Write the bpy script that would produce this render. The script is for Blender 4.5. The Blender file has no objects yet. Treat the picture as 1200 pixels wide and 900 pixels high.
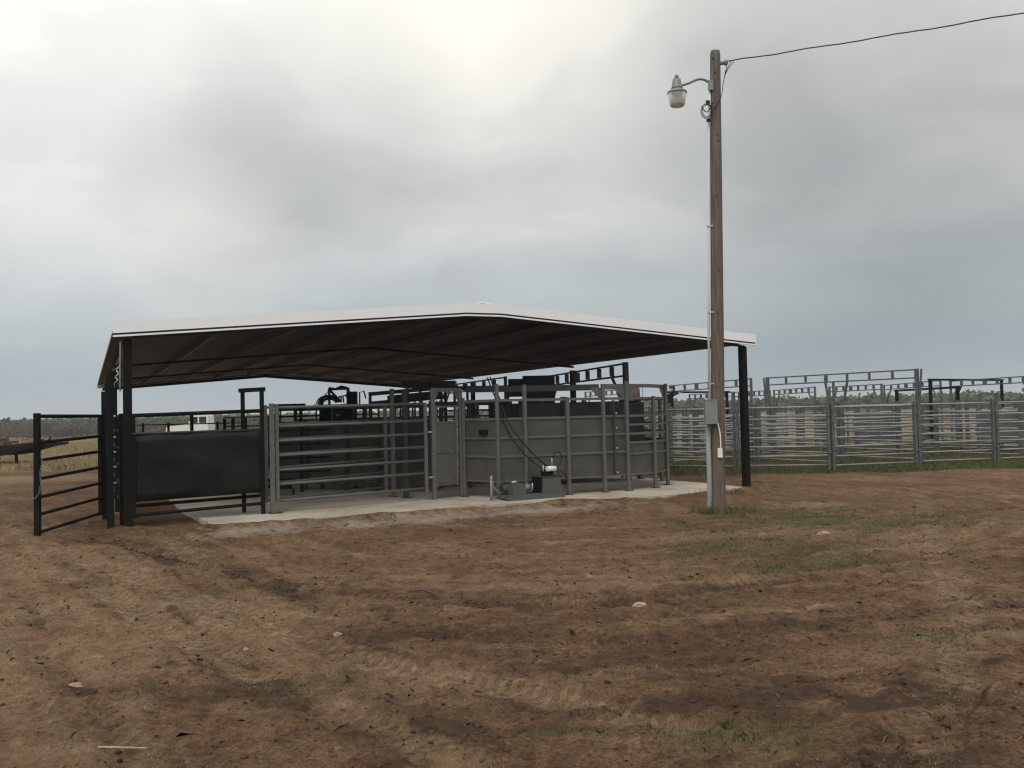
import bpy, math, random
import numpy as np
from mathutils import Vector, Matrix
random.seed(7); rng=np.random.RandomState(11)
sc=bpy.context.scene; C=sc.collection
PI=math.pi
# ------------------------------------------------------------------ helpers
TH=0.4341; X0,Y0=-6.084,14.5
def xy(u,v): return (X0+math.cos(TH)*u-math.sin(TH)*v, Y0+math.sin(TH)*u+math.cos(TH)*v)
def tag(o,label=None,cat=None,group=None,kind=None):
    if label: o['label']=label
    if cat: o['category']=cat
    if group: o['group']=group
    if kind: o['kind']=kind
    return o
class MB:
    def __init__(s,dx=0,dy=0): s.v=[];s.f=[];s.d=(dx,dy);s.smooth=[]
    def add(s,vs,fs,sm=False):
        n=len(s.v); s.v+= [tuple(p) for p in vs]; s.f+=[tuple(i+n for i in f) for f in fs]; s.smooth+=[sm]*len(fs)
        return s
    def box(s,x0,x1,y0,y1,z0,z1):
        return s.add([(x,y,z) for z in (z0,z1) for x,y in ((x0,y0),(x1,y0),(x1,y1),(x0,y1))],
            [(3,2,1,0),(4,5,6,7),(0,1,5,4),(1,2,6,5),(2,3,7,6),(3,0,4,7)])
    def beam(s,p0,p1,w,h=None,up=(0,0,1)):
        h=h or w; p0=Vector(p0);p1=Vector(p1);d=(p1-p0).normalized();up=Vector(up)
        if abs(d.dot(up))>.98: up=Vector((0,1,0))
        a=d.cross(up).normalized()*(w/2); b=a.cross(d).normalized()*(h/2)
        vs=[p+q for p in (p0,p1) for q in (-a-b,a-b,a+b,-a+b)]
        return s.add(vs,[(3,2,1,0),(4,5,6,7),(0,1,5,4),(1,2,6,5),(2,3,7,6),(3,0,4,7)])
    def tube(s,pts,r,n=8,cap=True):
        pts=[Vector(p) for p in pts]; rs=r if isinstance(r,(list,tuple)) else [r]*len(pts)
        vs=[];fs=[];ref=None
        for i,p in enumerate(pts):
            d=(pts[min(i+1,len(pts)-1)]-pts[max(i-1,0)]).normalized()
            if ref is None: ref=Vector((0,0,1)) if abs(d.z)<.9 else Vector((1,0,0))
            a=d.cross(ref).normalized(); b=d.cross(a).normalized(); ref=-b if False else ref
            if abs(d.dot(ref))>.97: ref=Vector((1,0,0)) if abs(d.x)<.7 else Vector((0,1,0)); a=d.cross(ref).normalized(); b=d.cross(a).normalized()
            for k in range(n):
                t=2*PI*k/n; vs.append(p+(a*math.cos(t)+b*math.sin(t))*rs[i])
        for i in range(len(pts)-1):
            for k in range(n):
                fs.append((i*n+k,i*n+(k+1)%n,(i+1)*n+(k+1)%n,(i+1)*n+k))
        s.add(vs,fs,True)
        if cap:
            m=len(s.v)-len(vs)
            s.f+= [tuple(m+k for k in reversed(range(n))),tuple(m+(len(pts)-1)*n+k for k in range(n))]; s.smooth+=[False,False]
        return s
    def lathe(s,c,prof,n=16):
        vs=[(c[0]+r*math.cos(2*PI*k/n),c[1]+r*math.sin(2*PI*k/n),c[2]+z) for r,z in prof for k in range(n)]
        fs=[(i*n+k,i*n+(k+1)%n,(i+1)*n+(k+1)%n,(i+1)*n+k) for i in range(len(prof)-1) for k in range(n)]
        return s.add(vs,fs,True)
    def prism(s,poly,axis,t0,t1):
        # poly list of 2D points; axis 'y': (x,z) extruded in y ; 'z': (x,y) extruded in z ; 'x': (y,z)
        def mk(p,t): return {'y':(p[0],t,p[1]),'z':(p[0],p[1],t),'x':(t,p[0],p[1])}[axis]
        n=len(poly); vs=[mk(p,t0) for p in poly]+[mk(p,t1) for p in poly]
        return s.add(vs,[tuple(range(n)),tuple(reversed(range(n,2*n)))]+[(k,n+k,n+(k+1)%n,(k+1)%n) for k in range(n)])
    def build(s,name,mat,parent=None,fix=True):
        me=bpy.data.meshes.new(name)
        vs=[(a-s.d[0],b-s.d[1],c) for a,b,c in s.v]
        me.from_pydata(vs,[],s.f); me.polygons.foreach_set('use_smooth',s.smooth)
        if fix:
            import bmesh
            bm=bmesh.new();bm.from_mesh(me);bmesh.ops.recalc_face_normals(bm,faces=bm.faces);bm.to_mesh(me);bm.free()
        me.materials.append(mat); o=bpy.data.objects.new(name,me); C.objects.link(o)
        if parent: o.parent=parent
        return o
def empty(name,loc,rz,label,cat,group=None):
    o=bpy.data.objects.new(name,None);C.objects.link(o);o.location=loc;o.rotation_euler=(0,0,rz);o.empty_display_size=.2
    return tag(o,label,cat,group)
def shed_thing(name,u,v,label,cat,group=None):
    x,y=xy(u,v); r=empty(name,(x,y,0),TH,label,cat,group); return r,(lambda: MB(u,v))
def world_thing(name,x,y,label,cat,group=None):
    r=empty(name,(x,y,0),0,label,cat,group); return r,(lambda: MB(x,y))
KIDS={}
def copy_tree(o,parent=None):
    c=o.copy(); C.objects.link(c)
    if parent: c.parent=parent
    for ch in [k for k in C.objects if k.parent==o]: copy_tree(ch,c)
    return c
# ------------------------------------------------------------------ materials
def nodes(name):
    m=bpy.data.materials.new(name);m.use_nodes=True;nt=m.node_tree;b=nt.nodes['Principled BSDF'];return m,nt,b
def N(nt,t,**k):
    n=nt.nodes.new(t)
    for a,b in k.items():
        if a in n.inputs.keys(): n.inputs[a].default_value=b
        else: setattr(n,a,b)
    return n
def mat(name,col,rough=.6,metal=0,var=.25,scale=6,bump=0,col2=None,spec=.3,dirt=0,wave=0):
    m,nt,b=nodes(name);L=nt.links.new
    g=N(nt,'ShaderNodeNewGeometry')
    no=N(nt,'ShaderNodeTexNoise');no.inputs['Scale'].default_value=scale;no.inputs['Detail'].default_value=6;no.inputs['Roughness'].default_value=.65
    L(g.outputs['Position'],no.inputs['Vector'])
    r=N(nt,'ShaderNodeValToRGB');c2=col2 or tuple(min(1,c*(1+var)) for c in col);c1=tuple(c*(1-var) for c in col) if not col2 else col
    r.color_ramp.elements[0].position=.3;r.color_ramp.elements[1].position=.72
    r.color_ramp.elements[0].color=(*c1,1);r.color_ramp.elements[1].color=(*c2,1)
    L(no.outputs['Fac'],r.inputs['Fac']);L(r.outputs['Color'],b.inputs['Base Color'])
    if dirt:
        sz=N(nt,'ShaderNodeSeparateXYZ');L(g.outputs['Position'],sz.inputs[0])
        mr=N(nt,'ShaderNodeMapRange');mr.inputs['From Min'].default_value=1.1;mr.inputs['From Max'].default_value=.05;mr.inputs['To Min'].default_value=-.12;mr.inputs['To Max'].default_value=.34;L(sz.outputs['Z'],mr.inputs['Value'])
        n3=N(nt,'ShaderNodeTexNoise');n3.inputs['Scale'].default_value=5;n3.inputs['Detail'].default_value=8;n3.inputs['Roughness'].default_value=.75;mp3=N(nt,'ShaderNodeMapping');mp3.inputs['Scale'].default_value=(1,1,.45);L(g.outputs['Position'],mp3.inputs['Vector']);L(mp3.outputs[0],n3.inputs['Vector'])
        ad=N(nt,'ShaderNodeMath',operation='ADD');L(n3.outputs['Fac'],ad.inputs[0]);L(mr.outputs['Result'],ad.inputs[1])
        m2=N(nt,'ShaderNodeMapRange');m2.inputs['From Min'].default_value=.56;m2.inputs['From Max'].default_value=.85;m2.inputs['To Max'].default_value=dirt;L(ad.outputs[0],m2.inputs['Value'])
        mx=N(nt,'ShaderNodeMix',data_type='RGBA');L(m2.outputs['Result'],mx.inputs['Factor']);L(r.outputs['Color'],mx.inputs[6]);mx.inputs[7].default_value=(.16,.11,.075,1);L(mx.outputs[2],b.inputs['Base Color'])
    if wave:
        n4=N(nt,'ShaderNodeTexNoise');n4.inputs['Scale'].default_value=1.6;n4.inputs['Detail'].default_value=2;L(g.outputs['Position'],n4.inputs['Vector'])
        b4=N(nt,'ShaderNodeBump');b4.inputs['Distance'].default_value=wave;b4.inputs['Strength'].default_value=1;L(n4.outputs['Fac'],b4.inputs['Height']);L(b4.outputs['Normal'],b.inputs['Normal'])
    b.inputs['Roughness'].default_value=rough;b.inputs['Metallic'].default_value=metal;b.inputs['Specular IOR Level'].default_value=spec
    if bump:
        bp=N(nt,'ShaderNodeBump');bp.inputs['Strength'].default_value=.5;bp.inputs['Distance'].default_value=bump
        L(no.outputs['Fac'],bp.inputs['Height']);L(bp.outputs['Normal'],b.inputs['Normal'])
    return m
M={}
M['black']=mat('black_paint',(.006,.007,.007),.6,var=.3,scale=9,spec=.09,dirt=.04)
M['sheet_black']=mat('black_sheet',(.006,.007,.007),.42,var=.3,scale=1.0,spec=.22,dirt=.06,wave=.05)
M['grey']=mat('grey_paint',(.105,.108,.10),.5,var=.14,scale=7,dirt=.35)
M['greysheet']=mat('grey_sheet_paint',(.070,.072,.063),.42,var=.22,scale=1.6,dirt=.28,wave=.035)
M['darksheet']=mat('dark_alley_sheet',(.036,.039,.036),.55,var=.2,scale=1.6,dirt=.25)
M['unit']=mat('machine_grey',(.085,.09,.085),.45,var=.1,scale=9)
M['darkgrey']=mat('dark_machine_paint',(.035,.04,.04),.5,var=.3,scale=4)
M['steel']=mat('weathered_pipe',(.26,.265,.25),.5,metal=.15,var=.4,scale=2.5,dirt=.5)
M['steeldark']=mat('weathered_post',(.095,.1,.1),.6,var=.3,scale=5)
M['bolt']=mat('zinc_bolt',(.45,.45,.43),.4,metal=.5,var=.1)
M['white']=mat('white_trim_paint',(.84,.86,.87),.4,var=.03,scale=3)
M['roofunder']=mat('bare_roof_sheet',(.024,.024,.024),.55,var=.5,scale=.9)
M['roofout']=mat('roof_sheet_top',(.6,.6,.58),.4,var=.05)
M['purlin']=mat('purlin_steel',(.11,.108,.10),.5,metal=.1,var=.2,scale=4)
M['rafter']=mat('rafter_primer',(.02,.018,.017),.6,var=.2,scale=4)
M['galv']=mat('galvanized_box',(.22,.24,.235),.45,metal=.2,var=.1,scale=15)
M['conduit']=mat('pvc_conduit',(.24,.25,.245),.45,var=.1)
M['glass']=mat('window_glass',(.03,.035,.04),.08,var=.05)
M['steeldark_']=None
M['rubber']=mat('hose_rubber',(.012,.012,.012),.5,var=.2)
M['whiteplastic']=mat('white_plastic',(.75,.75,.72),.4,var=.05)
M['rust']=mat('rust_brown',(.11,.075,.05),.8,var=.4,scale=8)
M['truckwhite']=mat('truck_white',(.72,.72,.68),.3,var=.05)
M['tyre']=mat('tyre_rubber',(.02,.02,.02),.8)
M['skin']=mat('skin',(.5,.3,.22),.5,var=.05)
M['shirt']=mat('navy_shirt',(.02,.025,.04),.8,var=.2)
M['jeans']=mat('faded_jeans',(.12,.14,.17),.8,var=.2)
M['cap']=mat('dark_cap',(.03,.03,.035),.7)
M['bark']=mat('grey_bark',(.09,.075,.065),.9,var=.35,scale=20)
M['straw']=mat('dry_straw',(.42,.33,.2),.8,var=.25,scale=30)
M['stone']=mat('pale_stone',(.34,.24,.17),.85,var=.25,scale=25,bump=.01)
M['ochre']=mat('ochre_board',(.36,.24,.1),.8,var=.1,scale=3)
def foliage(name,c1,c2,sc_=1.0):
    m,nt,b=nodes(name);L=nt.links.new
    g=N(nt,'ShaderNodeNewGeometry');no=N(nt,'ShaderNodeTexNoise');no.inputs['Scale'].default_value=sc_;no.inputs['Detail'].default_value=4
    L(g.outputs['Position'],no.inputs['Vector']);r=N(nt,'ShaderNodeValToRGB');r.color_ramp.elements[0].position=.35;r.color_ramp.elements[1].position=.65
    r.color_ramp.elements[0].color=(*c1,1);r.color_ramp.elements[1].color=(*c2,1)
    L(no.outputs['Fac'],r.inputs['Fac'])
    ri=N(nt,'ShaderNodeHueSaturation');mr=N(nt,'ShaderNodeMapRange');mr.inputs['To Min'].default_value=.65;mr.inputs['To Max'].default_value=1.35
    L(g.outputs['Random Per Island'],mr.inputs['Value']);L(mr.outputs['Result'],ri.inputs['Value']);L(r.outputs['Color'],ri.inputs['Color'])
    L(ri.outputs['Color'],b.inputs['Base Color']);b.inputs['Roughness'].default_value=.75;b.inputs['Specular IOR Level'].default_value=.15
    tl=N(nt,'ShaderNodeBsdfTranslucent');L(ri.outputs['Color'],tl.inputs['Color']);ms=N(nt,'ShaderNodeMixShader');ms.inputs[0].default_value=.4;L(b.outputs[0],ms.inputs[1]);L(tl.outputs[0],ms.inputs[2]);L(ms.outputs[0],nt.nodes['Material Output'].inputs['Surface'])
    return m
M['grass']=foliage('grass_blades',(.10,.115,.04),(.24,.20,.09),3)
M['fieldgrass']=foliage('field_grass',(.10,.12,.05),(.17,.175,.085),.5)
M['drygrass']=foliage('dry_grass',(.30,.24,.13),(.48,.39,.24),1.5)
M['brushgreen']=foliage('brush_green',(.11,.14,.085),(.16,.185,.115),.1)
M['brushbrown']=foliage('brush_twigs',(.11,.098,.085),(.15,.135,.115),.1)
M['leafgreen']=foliage('sparse_leaves',(.05,.08,.03),(.08,.11,.05),1)
def wood_mat():
    m,nt,b=nodes('weathered_pole_wood');L=nt.links.new
    g=N(nt,'ShaderNodeNewGeometry');mp=N(nt,'ShaderNodeMapping');mp.inputs['Scale'].default_value=(26,26,1.1)
    no=N(nt,'ShaderNodeTexNoise');no.inputs['Scale'].default_value=1.5;no.inputs['Detail'].default_value=8;no.inputs['Roughness'].default_value=.7
    L(g.outputs['Position'],mp.inputs['Vector']);L(mp.outputs['Vector'],no.inputs['Vector'])
    r=N(nt,'ShaderNodeValToRGB');e=r.color_ramp.elements;e[0].position=.3;e[0].color=(.05,.037,.028,1);e[1].position=.7;e[1].color=(.20,.15,.115,1)
    L(no.outputs['Fac'],r.inputs['Fac'])
    sz=N(nt,'ShaderNodeSeparateXYZ');L(g.outputs['Position'],sz.inputs[0])
    mr=N(nt,'ShaderNodeMapRange');mr.inputs['From Min'].default_value=2.5;mr.inputs['From Max'].default_value=7.4;L(sz.outputs['Z'],mr.inputs['Value'])
    mx=N(nt,'ShaderNodeMix',data_type='RGBA',blend_type='MIX');mul=N(nt,'ShaderNodeHueSaturation');mul.inputs['Saturation'].default_value=.45;mul.inputs['Value'].default_value=.95
    L(r.outputs['Color'],mul.inputs['Color']);L(mr.outputs['Result'],mx.inputs['Factor']);L(r.outputs['Color'],mx.inputs[6]);L(mul.outputs['Color'],mx.inputs[7])
    L(mx.outputs[2],b.inputs['Base Color']);b.inputs['Roughness'].default_value=.85
    bp=N(nt,'ShaderNodeBump');bp.inputs['Distance'].default_value=.01;bp.inputs['Strength'].default_value=.7;L(no.outputs['Fac'],bp.inputs['Height']);L(bp.outputs['Normal'],b.inputs['Normal'])
    return m
M['wood']=wood_mat()
def slab_mat():
    m,nt,b=nodes('old_concrete');L=nt.links.new
    g=N(nt,'ShaderNodeNewGeometry')
    n1=N(nt,'ShaderNodeTexNoise');n1.inputs['Scale'].default_value=.9;n1.inputs['Detail'].default_value=8;n1.inputs['Roughness'].default_value=.65;L(g.outputs['Position'],n1.inputs['Vector'])
    n2=N(nt,'ShaderNodeTexNoise');n2.inputs['Scale'].default_value=14;n2.inputs['Detail'].default_value=5;L(g.outputs['Position'],n2.inputs['Vector'])
    r=N(nt,'ShaderNodeValToRGB');e=r.color_ramp.elements;e[0].position=.35;e[0].color=(.33,.275,.21,1);e[1].position=.6;e[1].color=(.50,.45,.37,1)
    L(n1.outputs['Fac'],r.inputs['Fac'])
    mx=N(nt,'ShaderNodeMix',data_type='RGBA',blend_type='MULTIPLY');mx.inputs['Factor'].default_value=.5;r2=N(nt,'ShaderNodeValToRGB');r2.color_ramp.elements[0].position=.35;r2.color_ramp.elements[0].color=(.6,.55,.5,1);r2.color_ramp.elements[1].position=.6
    L(n2.outputs['Fac'],r2.inputs['Fac']);L(r.outputs['Color'],mx.inputs[6]);L(r2.outputs['Color'],mx.inputs[7]);L(mx.outputs[2],b.inputs['Base Color'])
    b.inputs['Roughness'].default_value=.85
    bp=N(nt,'ShaderNodeBump');bp.inputs['Distance'].default_value=.004;L(n2.outputs['Fac'],bp.inputs['Height']);L(bp.outputs['Normal'],b.inputs['Normal'])
    return m
M['slab']=slab_mat()
# ------------------------------------------------------------------ ground
TAB=rng.rand(256,256)
def vnoise(x,y,seed=0):
    xi=np.floor(x).astype(int);yi=np.floor(y).astype(int);fx=x-xi;fy=y-yi
    fx=fx*fx*(3-2*fx);fy=fy*fy*(3-2*fy);a=(xi+seed*37)&255;b=(yi+seed*91)&255;a1=(a+1)&255;b1=(b+1)&255
    return (TAB[a,b]*(1-fx)+TAB[a1,b]*fx)*(1-fy)+(TAB[a,b1]*(1-fx)+TAB[a1,b1]*fx)*fy
def fbm(x,y,o=5,seed=0,g=.5):
    s=0;a=1;t=0
    for i in range(o):
        c,sn=math.cos(i*1.1),math.sin(i*1.1)
        s=s+a*vnoise((x*c-y*sn)*2**i+i*17.3,(x*sn+y*c)*2**i+i*5.7,seed+i);t+=a;a*=g
    return s/t
TRACKS=[([(-10.98,17.92),(-6.43,12.58),(-4.07,9.71),(-2.13,7.54),(-1.13,6.4),(-0.31,5.82),(0.85,4.88),(1.61,3.98)],.20,1.,1),
 ([(-7.85,12.8),(-5.49,10.53),(-3.93,8.79),(-2.27,6.74),(-1.39,5.64),(-0.57,4.84),(0.03,4.05)],.18,.9,1),
 ([(8.71,10.9),(5.22,10.38),(3.45,9.48),(1.83,8.33),(0.68,7.93),(-0.8,8.24),(-2.5,9.51),(-5.19,12.38),(-7,15)],.22,1.,0),
 ([(6.96,7.9),(3.86,7.62),(2.56,7.07),(1.48,6.74),(0.54,6.67),(-0.56,7.04),(-2.1,8.58),(-4.03,10.81),(-6,13)],.2,.8,0),
 ([(14.85,18.2),(10.85,16.86),(8.3,15.06),(5.78,13.16),(3.6,10.97),(2.54,9.34)],.22,.9,0),
 ([(1.52,3.72),(2.15,4.79),(2.95,6.26),(4.03,8.68),(5.44,12.25),(7.5,17)],.2,.8,1),
 ([(-12,11),(-6,7.2),(-3.2,5.6),(-1.8,4.6),(-1.0,3.6)],.2,.7,1),
 ([(9,9.5),(5,6.6),(3.2,5.4),(1.9,4.5),(.8,3.4)],.2,.6,0)]
LAST_TRACK=None
def track_fields(x,y):
    global LAST_TRACK;TA=np.zeros_like(x);TS=np.zeros_like(x);TI=np.zeros_like(x)
    h=np.zeros_like(x);tan=np.zeros_like(x);dk=np.zeros_like(x)
    for pts,w,st,kind in TRACKS:
        P=np.array(pts);
        # smooth polyline
        t=np.linspace(0,len(P)-1,len(P)*6);i=np.clip(t.astype(int),0,len(P)-2);f=t-i
        p0=P[np.maximum(i-1,0)];p1=P[i];p2=P[i+1];p3=P[np.minimum(i+2,len(P)-1)];f=f[:,None]
        Q=.5*((2*p1)+(-p0+p2)*f+(2*p0-5*p1+4*p2-p3)*f**2+(-p0+3*p1-3*p2+p3)*f**3)
        best=np.full(x.shape,9.);arc=np.zeros_like(x);side=np.zeros_like(x);al=0
        for k in range(len(Q)-1):
            a=Q[k];b=Q[k+1];d=b-a;l=np.hypot(*d)
            if l<1e-6: continue
            m=(np.abs(x-(a[0]+b[0])/2)<l/2+1.)&(np.abs(y-(a[1]+b[1])/2)<l/2+1.)
            if not m.any(): al+=l;continue
            xx=x[m]-a[0];yy=y[m]-a[1];tt=np.clip((xx*d[0]+yy*d[1])/l**2,0,1)
            dx=xx-tt*d[0];dy=yy-tt*d[1];dd=np.hypot(dx,dy);bb=best[m];up=dd<bb
            bb[up]=dd[up];best[m]=bb
            ar=arc[m];ar[up]=(al+tt*l)[up];arc[m]=ar
            sd=side[m];sd[up]=((dx*d[1]-dy*d[0])/l)[up];side[m]=sd
            al+=l
        wob=fbm(x*.7,y*.7,2,5)*.6+.62
        inn=np.clip(1.4-best/w*1.15,0,1);inn=inn*inn*(3-2*inn)*st*wob
        rim=np.exp(-((best-w*1.35)/(w*.35))**2)*st*wob
        up_=inn>TI;TA[up_]=arc[up_];TS[up_]=side[up_];TI=np.maximum(TI,inn)
        tread=(np.sin(arc*2*PI/.085+side*14)>.1)*1.0
        h+= -.022*inn+.016*rim+tread*inn*.013
        if kind: tan+=inn*1.1
        else: dk+=inn*.75
        dk+=rim*.35
    LAST_TRACK=(TA,TS,np.clip(TI*1.3,0,1))
    return h,np.clip(tan,0,1),np.clip(dk,0,1)
def blob(x,y,cx,cy,rx,ry,s=1): return s*np.exp(-(((x-cx)/rx)**2+((y-cy)/ry)**2))
def ground_fields(x,y):
    near=np.clip((34-y)/14,0,1)*np.clip((26-np.abs(x))/8,0,1)
    th,tan,dk=track_fields(x,y)
    u=(x-X0)*math.cos(TH)+(y-Y0)*math.sin(TH);v=-(x-X0)*math.sin(TH)+(y-Y0)*math.cos(TH)
    inside=np.clip((u-.2)/.7,0,1)*np.clip((12.5-u)/.6,0,1)*np.clip((v+1.5)/.5,0,1)*np.clip((24-v)/.6,0,1)
    big=(fbm(x*.35,y*.35,4,1)-.5)
    med=(fbm(x*1.7,y*1.7,4,2)-.5);fine=(fbm(x*9,y*9,3,3,.6)-.5)
    rid=1-np.abs(fbm(x*2.6,y*4.2,4,4)*2-1)
    rr_=np.hypot(x-.7,y-16.);aa_=np.arctan2(x-.7,16.-y);st1=fbm(rr_*4.2+3*fbm(x*.3,y*.3,2,50),aa_*2.2,4,51,.55)
    nn_=(x+y*.62)*.85;tt_=(y-x*.62)*.85;st2=fbm(nn_*4.5+2*fbm(x*.3,y*.3,2,52),tt_*.45,4,53,.55)
    wl=np.clip((-.2-x)/2.5+.3*(10-y)/5,0,1);streak=st1*(1-wl)+st2*wl-.5
    clod=np.clip(fbm(x*6,y*6,3,8)-.56,0,1)*np.clip(fbm(x*.8,y*.8,3,9)-.42,0,.3)*3
    h=.07*streak+.10*big+.045*med+.034*fine+.022*(fbm(x*22,y*22,2,33)-.5)*np.clip((14-y)/6,0,1)+.035*(rid**3-.3)+.26*clod*.6
    h=h*near+th*near
    far=np.clip((y-40)/60,0,1)*(fbm(x*.03,y*.03,3,6)-.5)*1.0
    h=h*(1-inside)+far-.008*inside
    h=np.where(inside>.5,np.minimum(h,.0),h)
    sp_n=fbm(u*1.4,v*1.4,3,71);edge_v=-1.02-.12*np.clip((u-6)/3,0,1);h=np.where((u>.9)&(u<11.8)&(y>12),np.maximum(h,(.06+.16*(sp_n-.42))*np.exp(-((v-edge_v+.08)/.20)**2)),h)
    # front fence grass / masks
    g=blob(x,y,3.7,13.6,1.4,1.2,.95)+blob(x,y,5.0,13.0,1.6,1.0,.6)+blob(x,y,2.9,11.0,1.1,1.1,.8)+blob(x,y,3.1,9.6,.8,.6,.7)
    g+=blob(x,y,2.7,6.4,.7,.35,.7)+blob(x,y,1.2,4.7,.45,.25,1)+blob(x,y,.2,4.9,.25,.15,.8)+blob(x,y,-1.2,5.8,.3,.2,.8)+blob(x,y,-.23,5.2,.15,.1,.9)
    g+=blob(x,y,.6,6.75,.35,.15,.6)+blob(x,y,-2.9,9.,.8,.5,.4)+blob(x,y,-4.1,11.9,.4,.3,.7)+blob(x,y,6.5,14.2,2,1,.35)+blob(x,y,1.5,9.3,.7,.35,.4)+blob(x,y,1.9,8.0,.5,.25,.4)
    edge=22.4+.9*(fbm(x*.6,y*.6,3,12)-.5)+np.clip(8-x,0,8)*.03
    pen=np.clip((y-edge)/.8,0,1)*np.clip((x-3.2)/.6,0,1)*np.clip((60-y)/20,0,1)
    n=fbm(x*2.2,y*2.2,4,14)
    g=np.clip(g*(n*2.8-.65),0,.9)*np.clip((40-y)/6,0,1)
    g=np.maximum(g,pen*np.clip(.5+n,0,1))
    # tan straw
    s=tan*.8+np.clip(streak*2.6,0,.6)+blob(x,y,-3.6,7.4,2.2,1.1,1.1)+blob(x,y,-6.,10.,2.5,2.5,.5)+blob(x,y,7.,14.,2.2,.8,.5)+blob(x,y,-1.,5.6,1.2,.5,.5)+blob(x,y,3.2,6.6,1.2,.7,.5)+blob(x,y,4.5,12,2.5,1.6,.4)
    field=np.clip((y-26+.3*fbm(x*.2,y*.2,2,4)*6)/3,0,1)*np.clip((-3-x)/2,0,1)+np.clip((y-36)/6,0,1)
    s=np.clip(s*(n*1.6)+.25*(fbm(x*.5,y*.9,4,15)-.45)*2,0,1)
    s=np.maximum(s,np.clip(field,0,1)*.95)
    redband=np.clip(1-np.abs(y-30.5-1.5*fbm(x*.2,x*0,2,3))/2.6,0,1)*np.clip((-8-x)/2,0,1)
    s=s*(1-redband)
    d=dk*.6+np.clip(-streak*3.2-.22,0,.5)*np.clip((16-y)/6,0,1)+blob(x,y,-.75,7.0,.5,.2,.9)+blob(x,y,-1.2,7.0,.3,.12,.6)+blob(x,y,1.9,5.3,.9,.35,.8)+blob(x,y,-.5,4.9,.7,.2,.7)+blob(x,y,.6,5.8,1.,.3,.6)+blob(x,y,-1.9,5.6,.8,.3,.6)+blob(x,y,2.,7.,2,.5,.35)
    d=np.clip(d*(fbm(x*3,y*5,4,16)*2.2-.25),0,1)
    gravel=1.3*np.clip(1-np.abs(v+1.75)/.8,0,1)*np.clip((u-.3)/1,0,1)*np.clip((8.6-u)/2,0,1)*(n*1.4)
    s=np.clip(s,0,1)
    return h,g,s,d,np.clip(gravel,0,1),inside
def axis(a,b,step,lo,hi,gr=1.09):
    mid=list(np.arange(a,b,step));L=[];s=step;p=a
    while p>lo: s*=gr;p-=s;L.append(p)
    R=[];s=step;p=mid[-1]
    while p<hi: s*=gr;p+=s;R.append(p)
    return np.array(L[::-1]+mid+R)
xs=axis(-7.,6.5,.03,-3000,3000,1.05)
ys=axis(3.2,10.5,.022,-400,3200,1.0)if False else None
L=[];p=3.1
while p<3500:
    L.append(p);p+=max(.02,.0022*(p**1.35)) if p<60 else .06*p
ys=np.array([-400,-100,-30,-10,-3,0,1.5,2.4]+L)
GX,GY=np.meshgrid(xs,ys)
H,g_,s_,d_,gv_,ins_=ground_fields(GX.ravel(),GY.ravel())
def mesh_grid(name,GX,GY,H):
    ny,nx=GX.shape;me=bpy.data.meshes.new(name)
    co=np.stack([GX.ravel(),GY.ravel(),H],1).astype(np.float32);me.vertices.add(len(co));me.vertices.foreach_set('co',co.ravel())
    i=np.arange((ny-1)*(nx-1));r=i//(nx-1);c=i%(nx-1);a=r*nx+c
    F=np.stack([a,a+1,a+nx+1,a+nx],1).astype(np.int32);nf=len(F)
    me.loops.add(nf*4);me.loops.foreach_set('vertex_index',F.ravel());me.polygons.add(nf)
    me.polygons.foreach_set('loop_start',np.arange(0,nf*4,4,dtype=np.int32));me.polygons.foreach_set('use_smooth',np.ones(nf,bool))
    me.update();me.validate();return me
gm=mesh_grid('ground',GX,GY,H)
ta,tsd,tin=LAST_TRACK
at2=gm.attributes.new('track','FLOAT_COLOR','POINT');at2.data.foreach_set('color',np.stack([ta,tsd,tin,tin*0+1],1).astype(np.float32).ravel())
at=gm.attributes.new('mask','FLOAT_COLOR','POINT');at.data.foreach_set('color',np.stack([g_,s_,d_,gv_],1).astype(np.float32).ravel())
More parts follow.
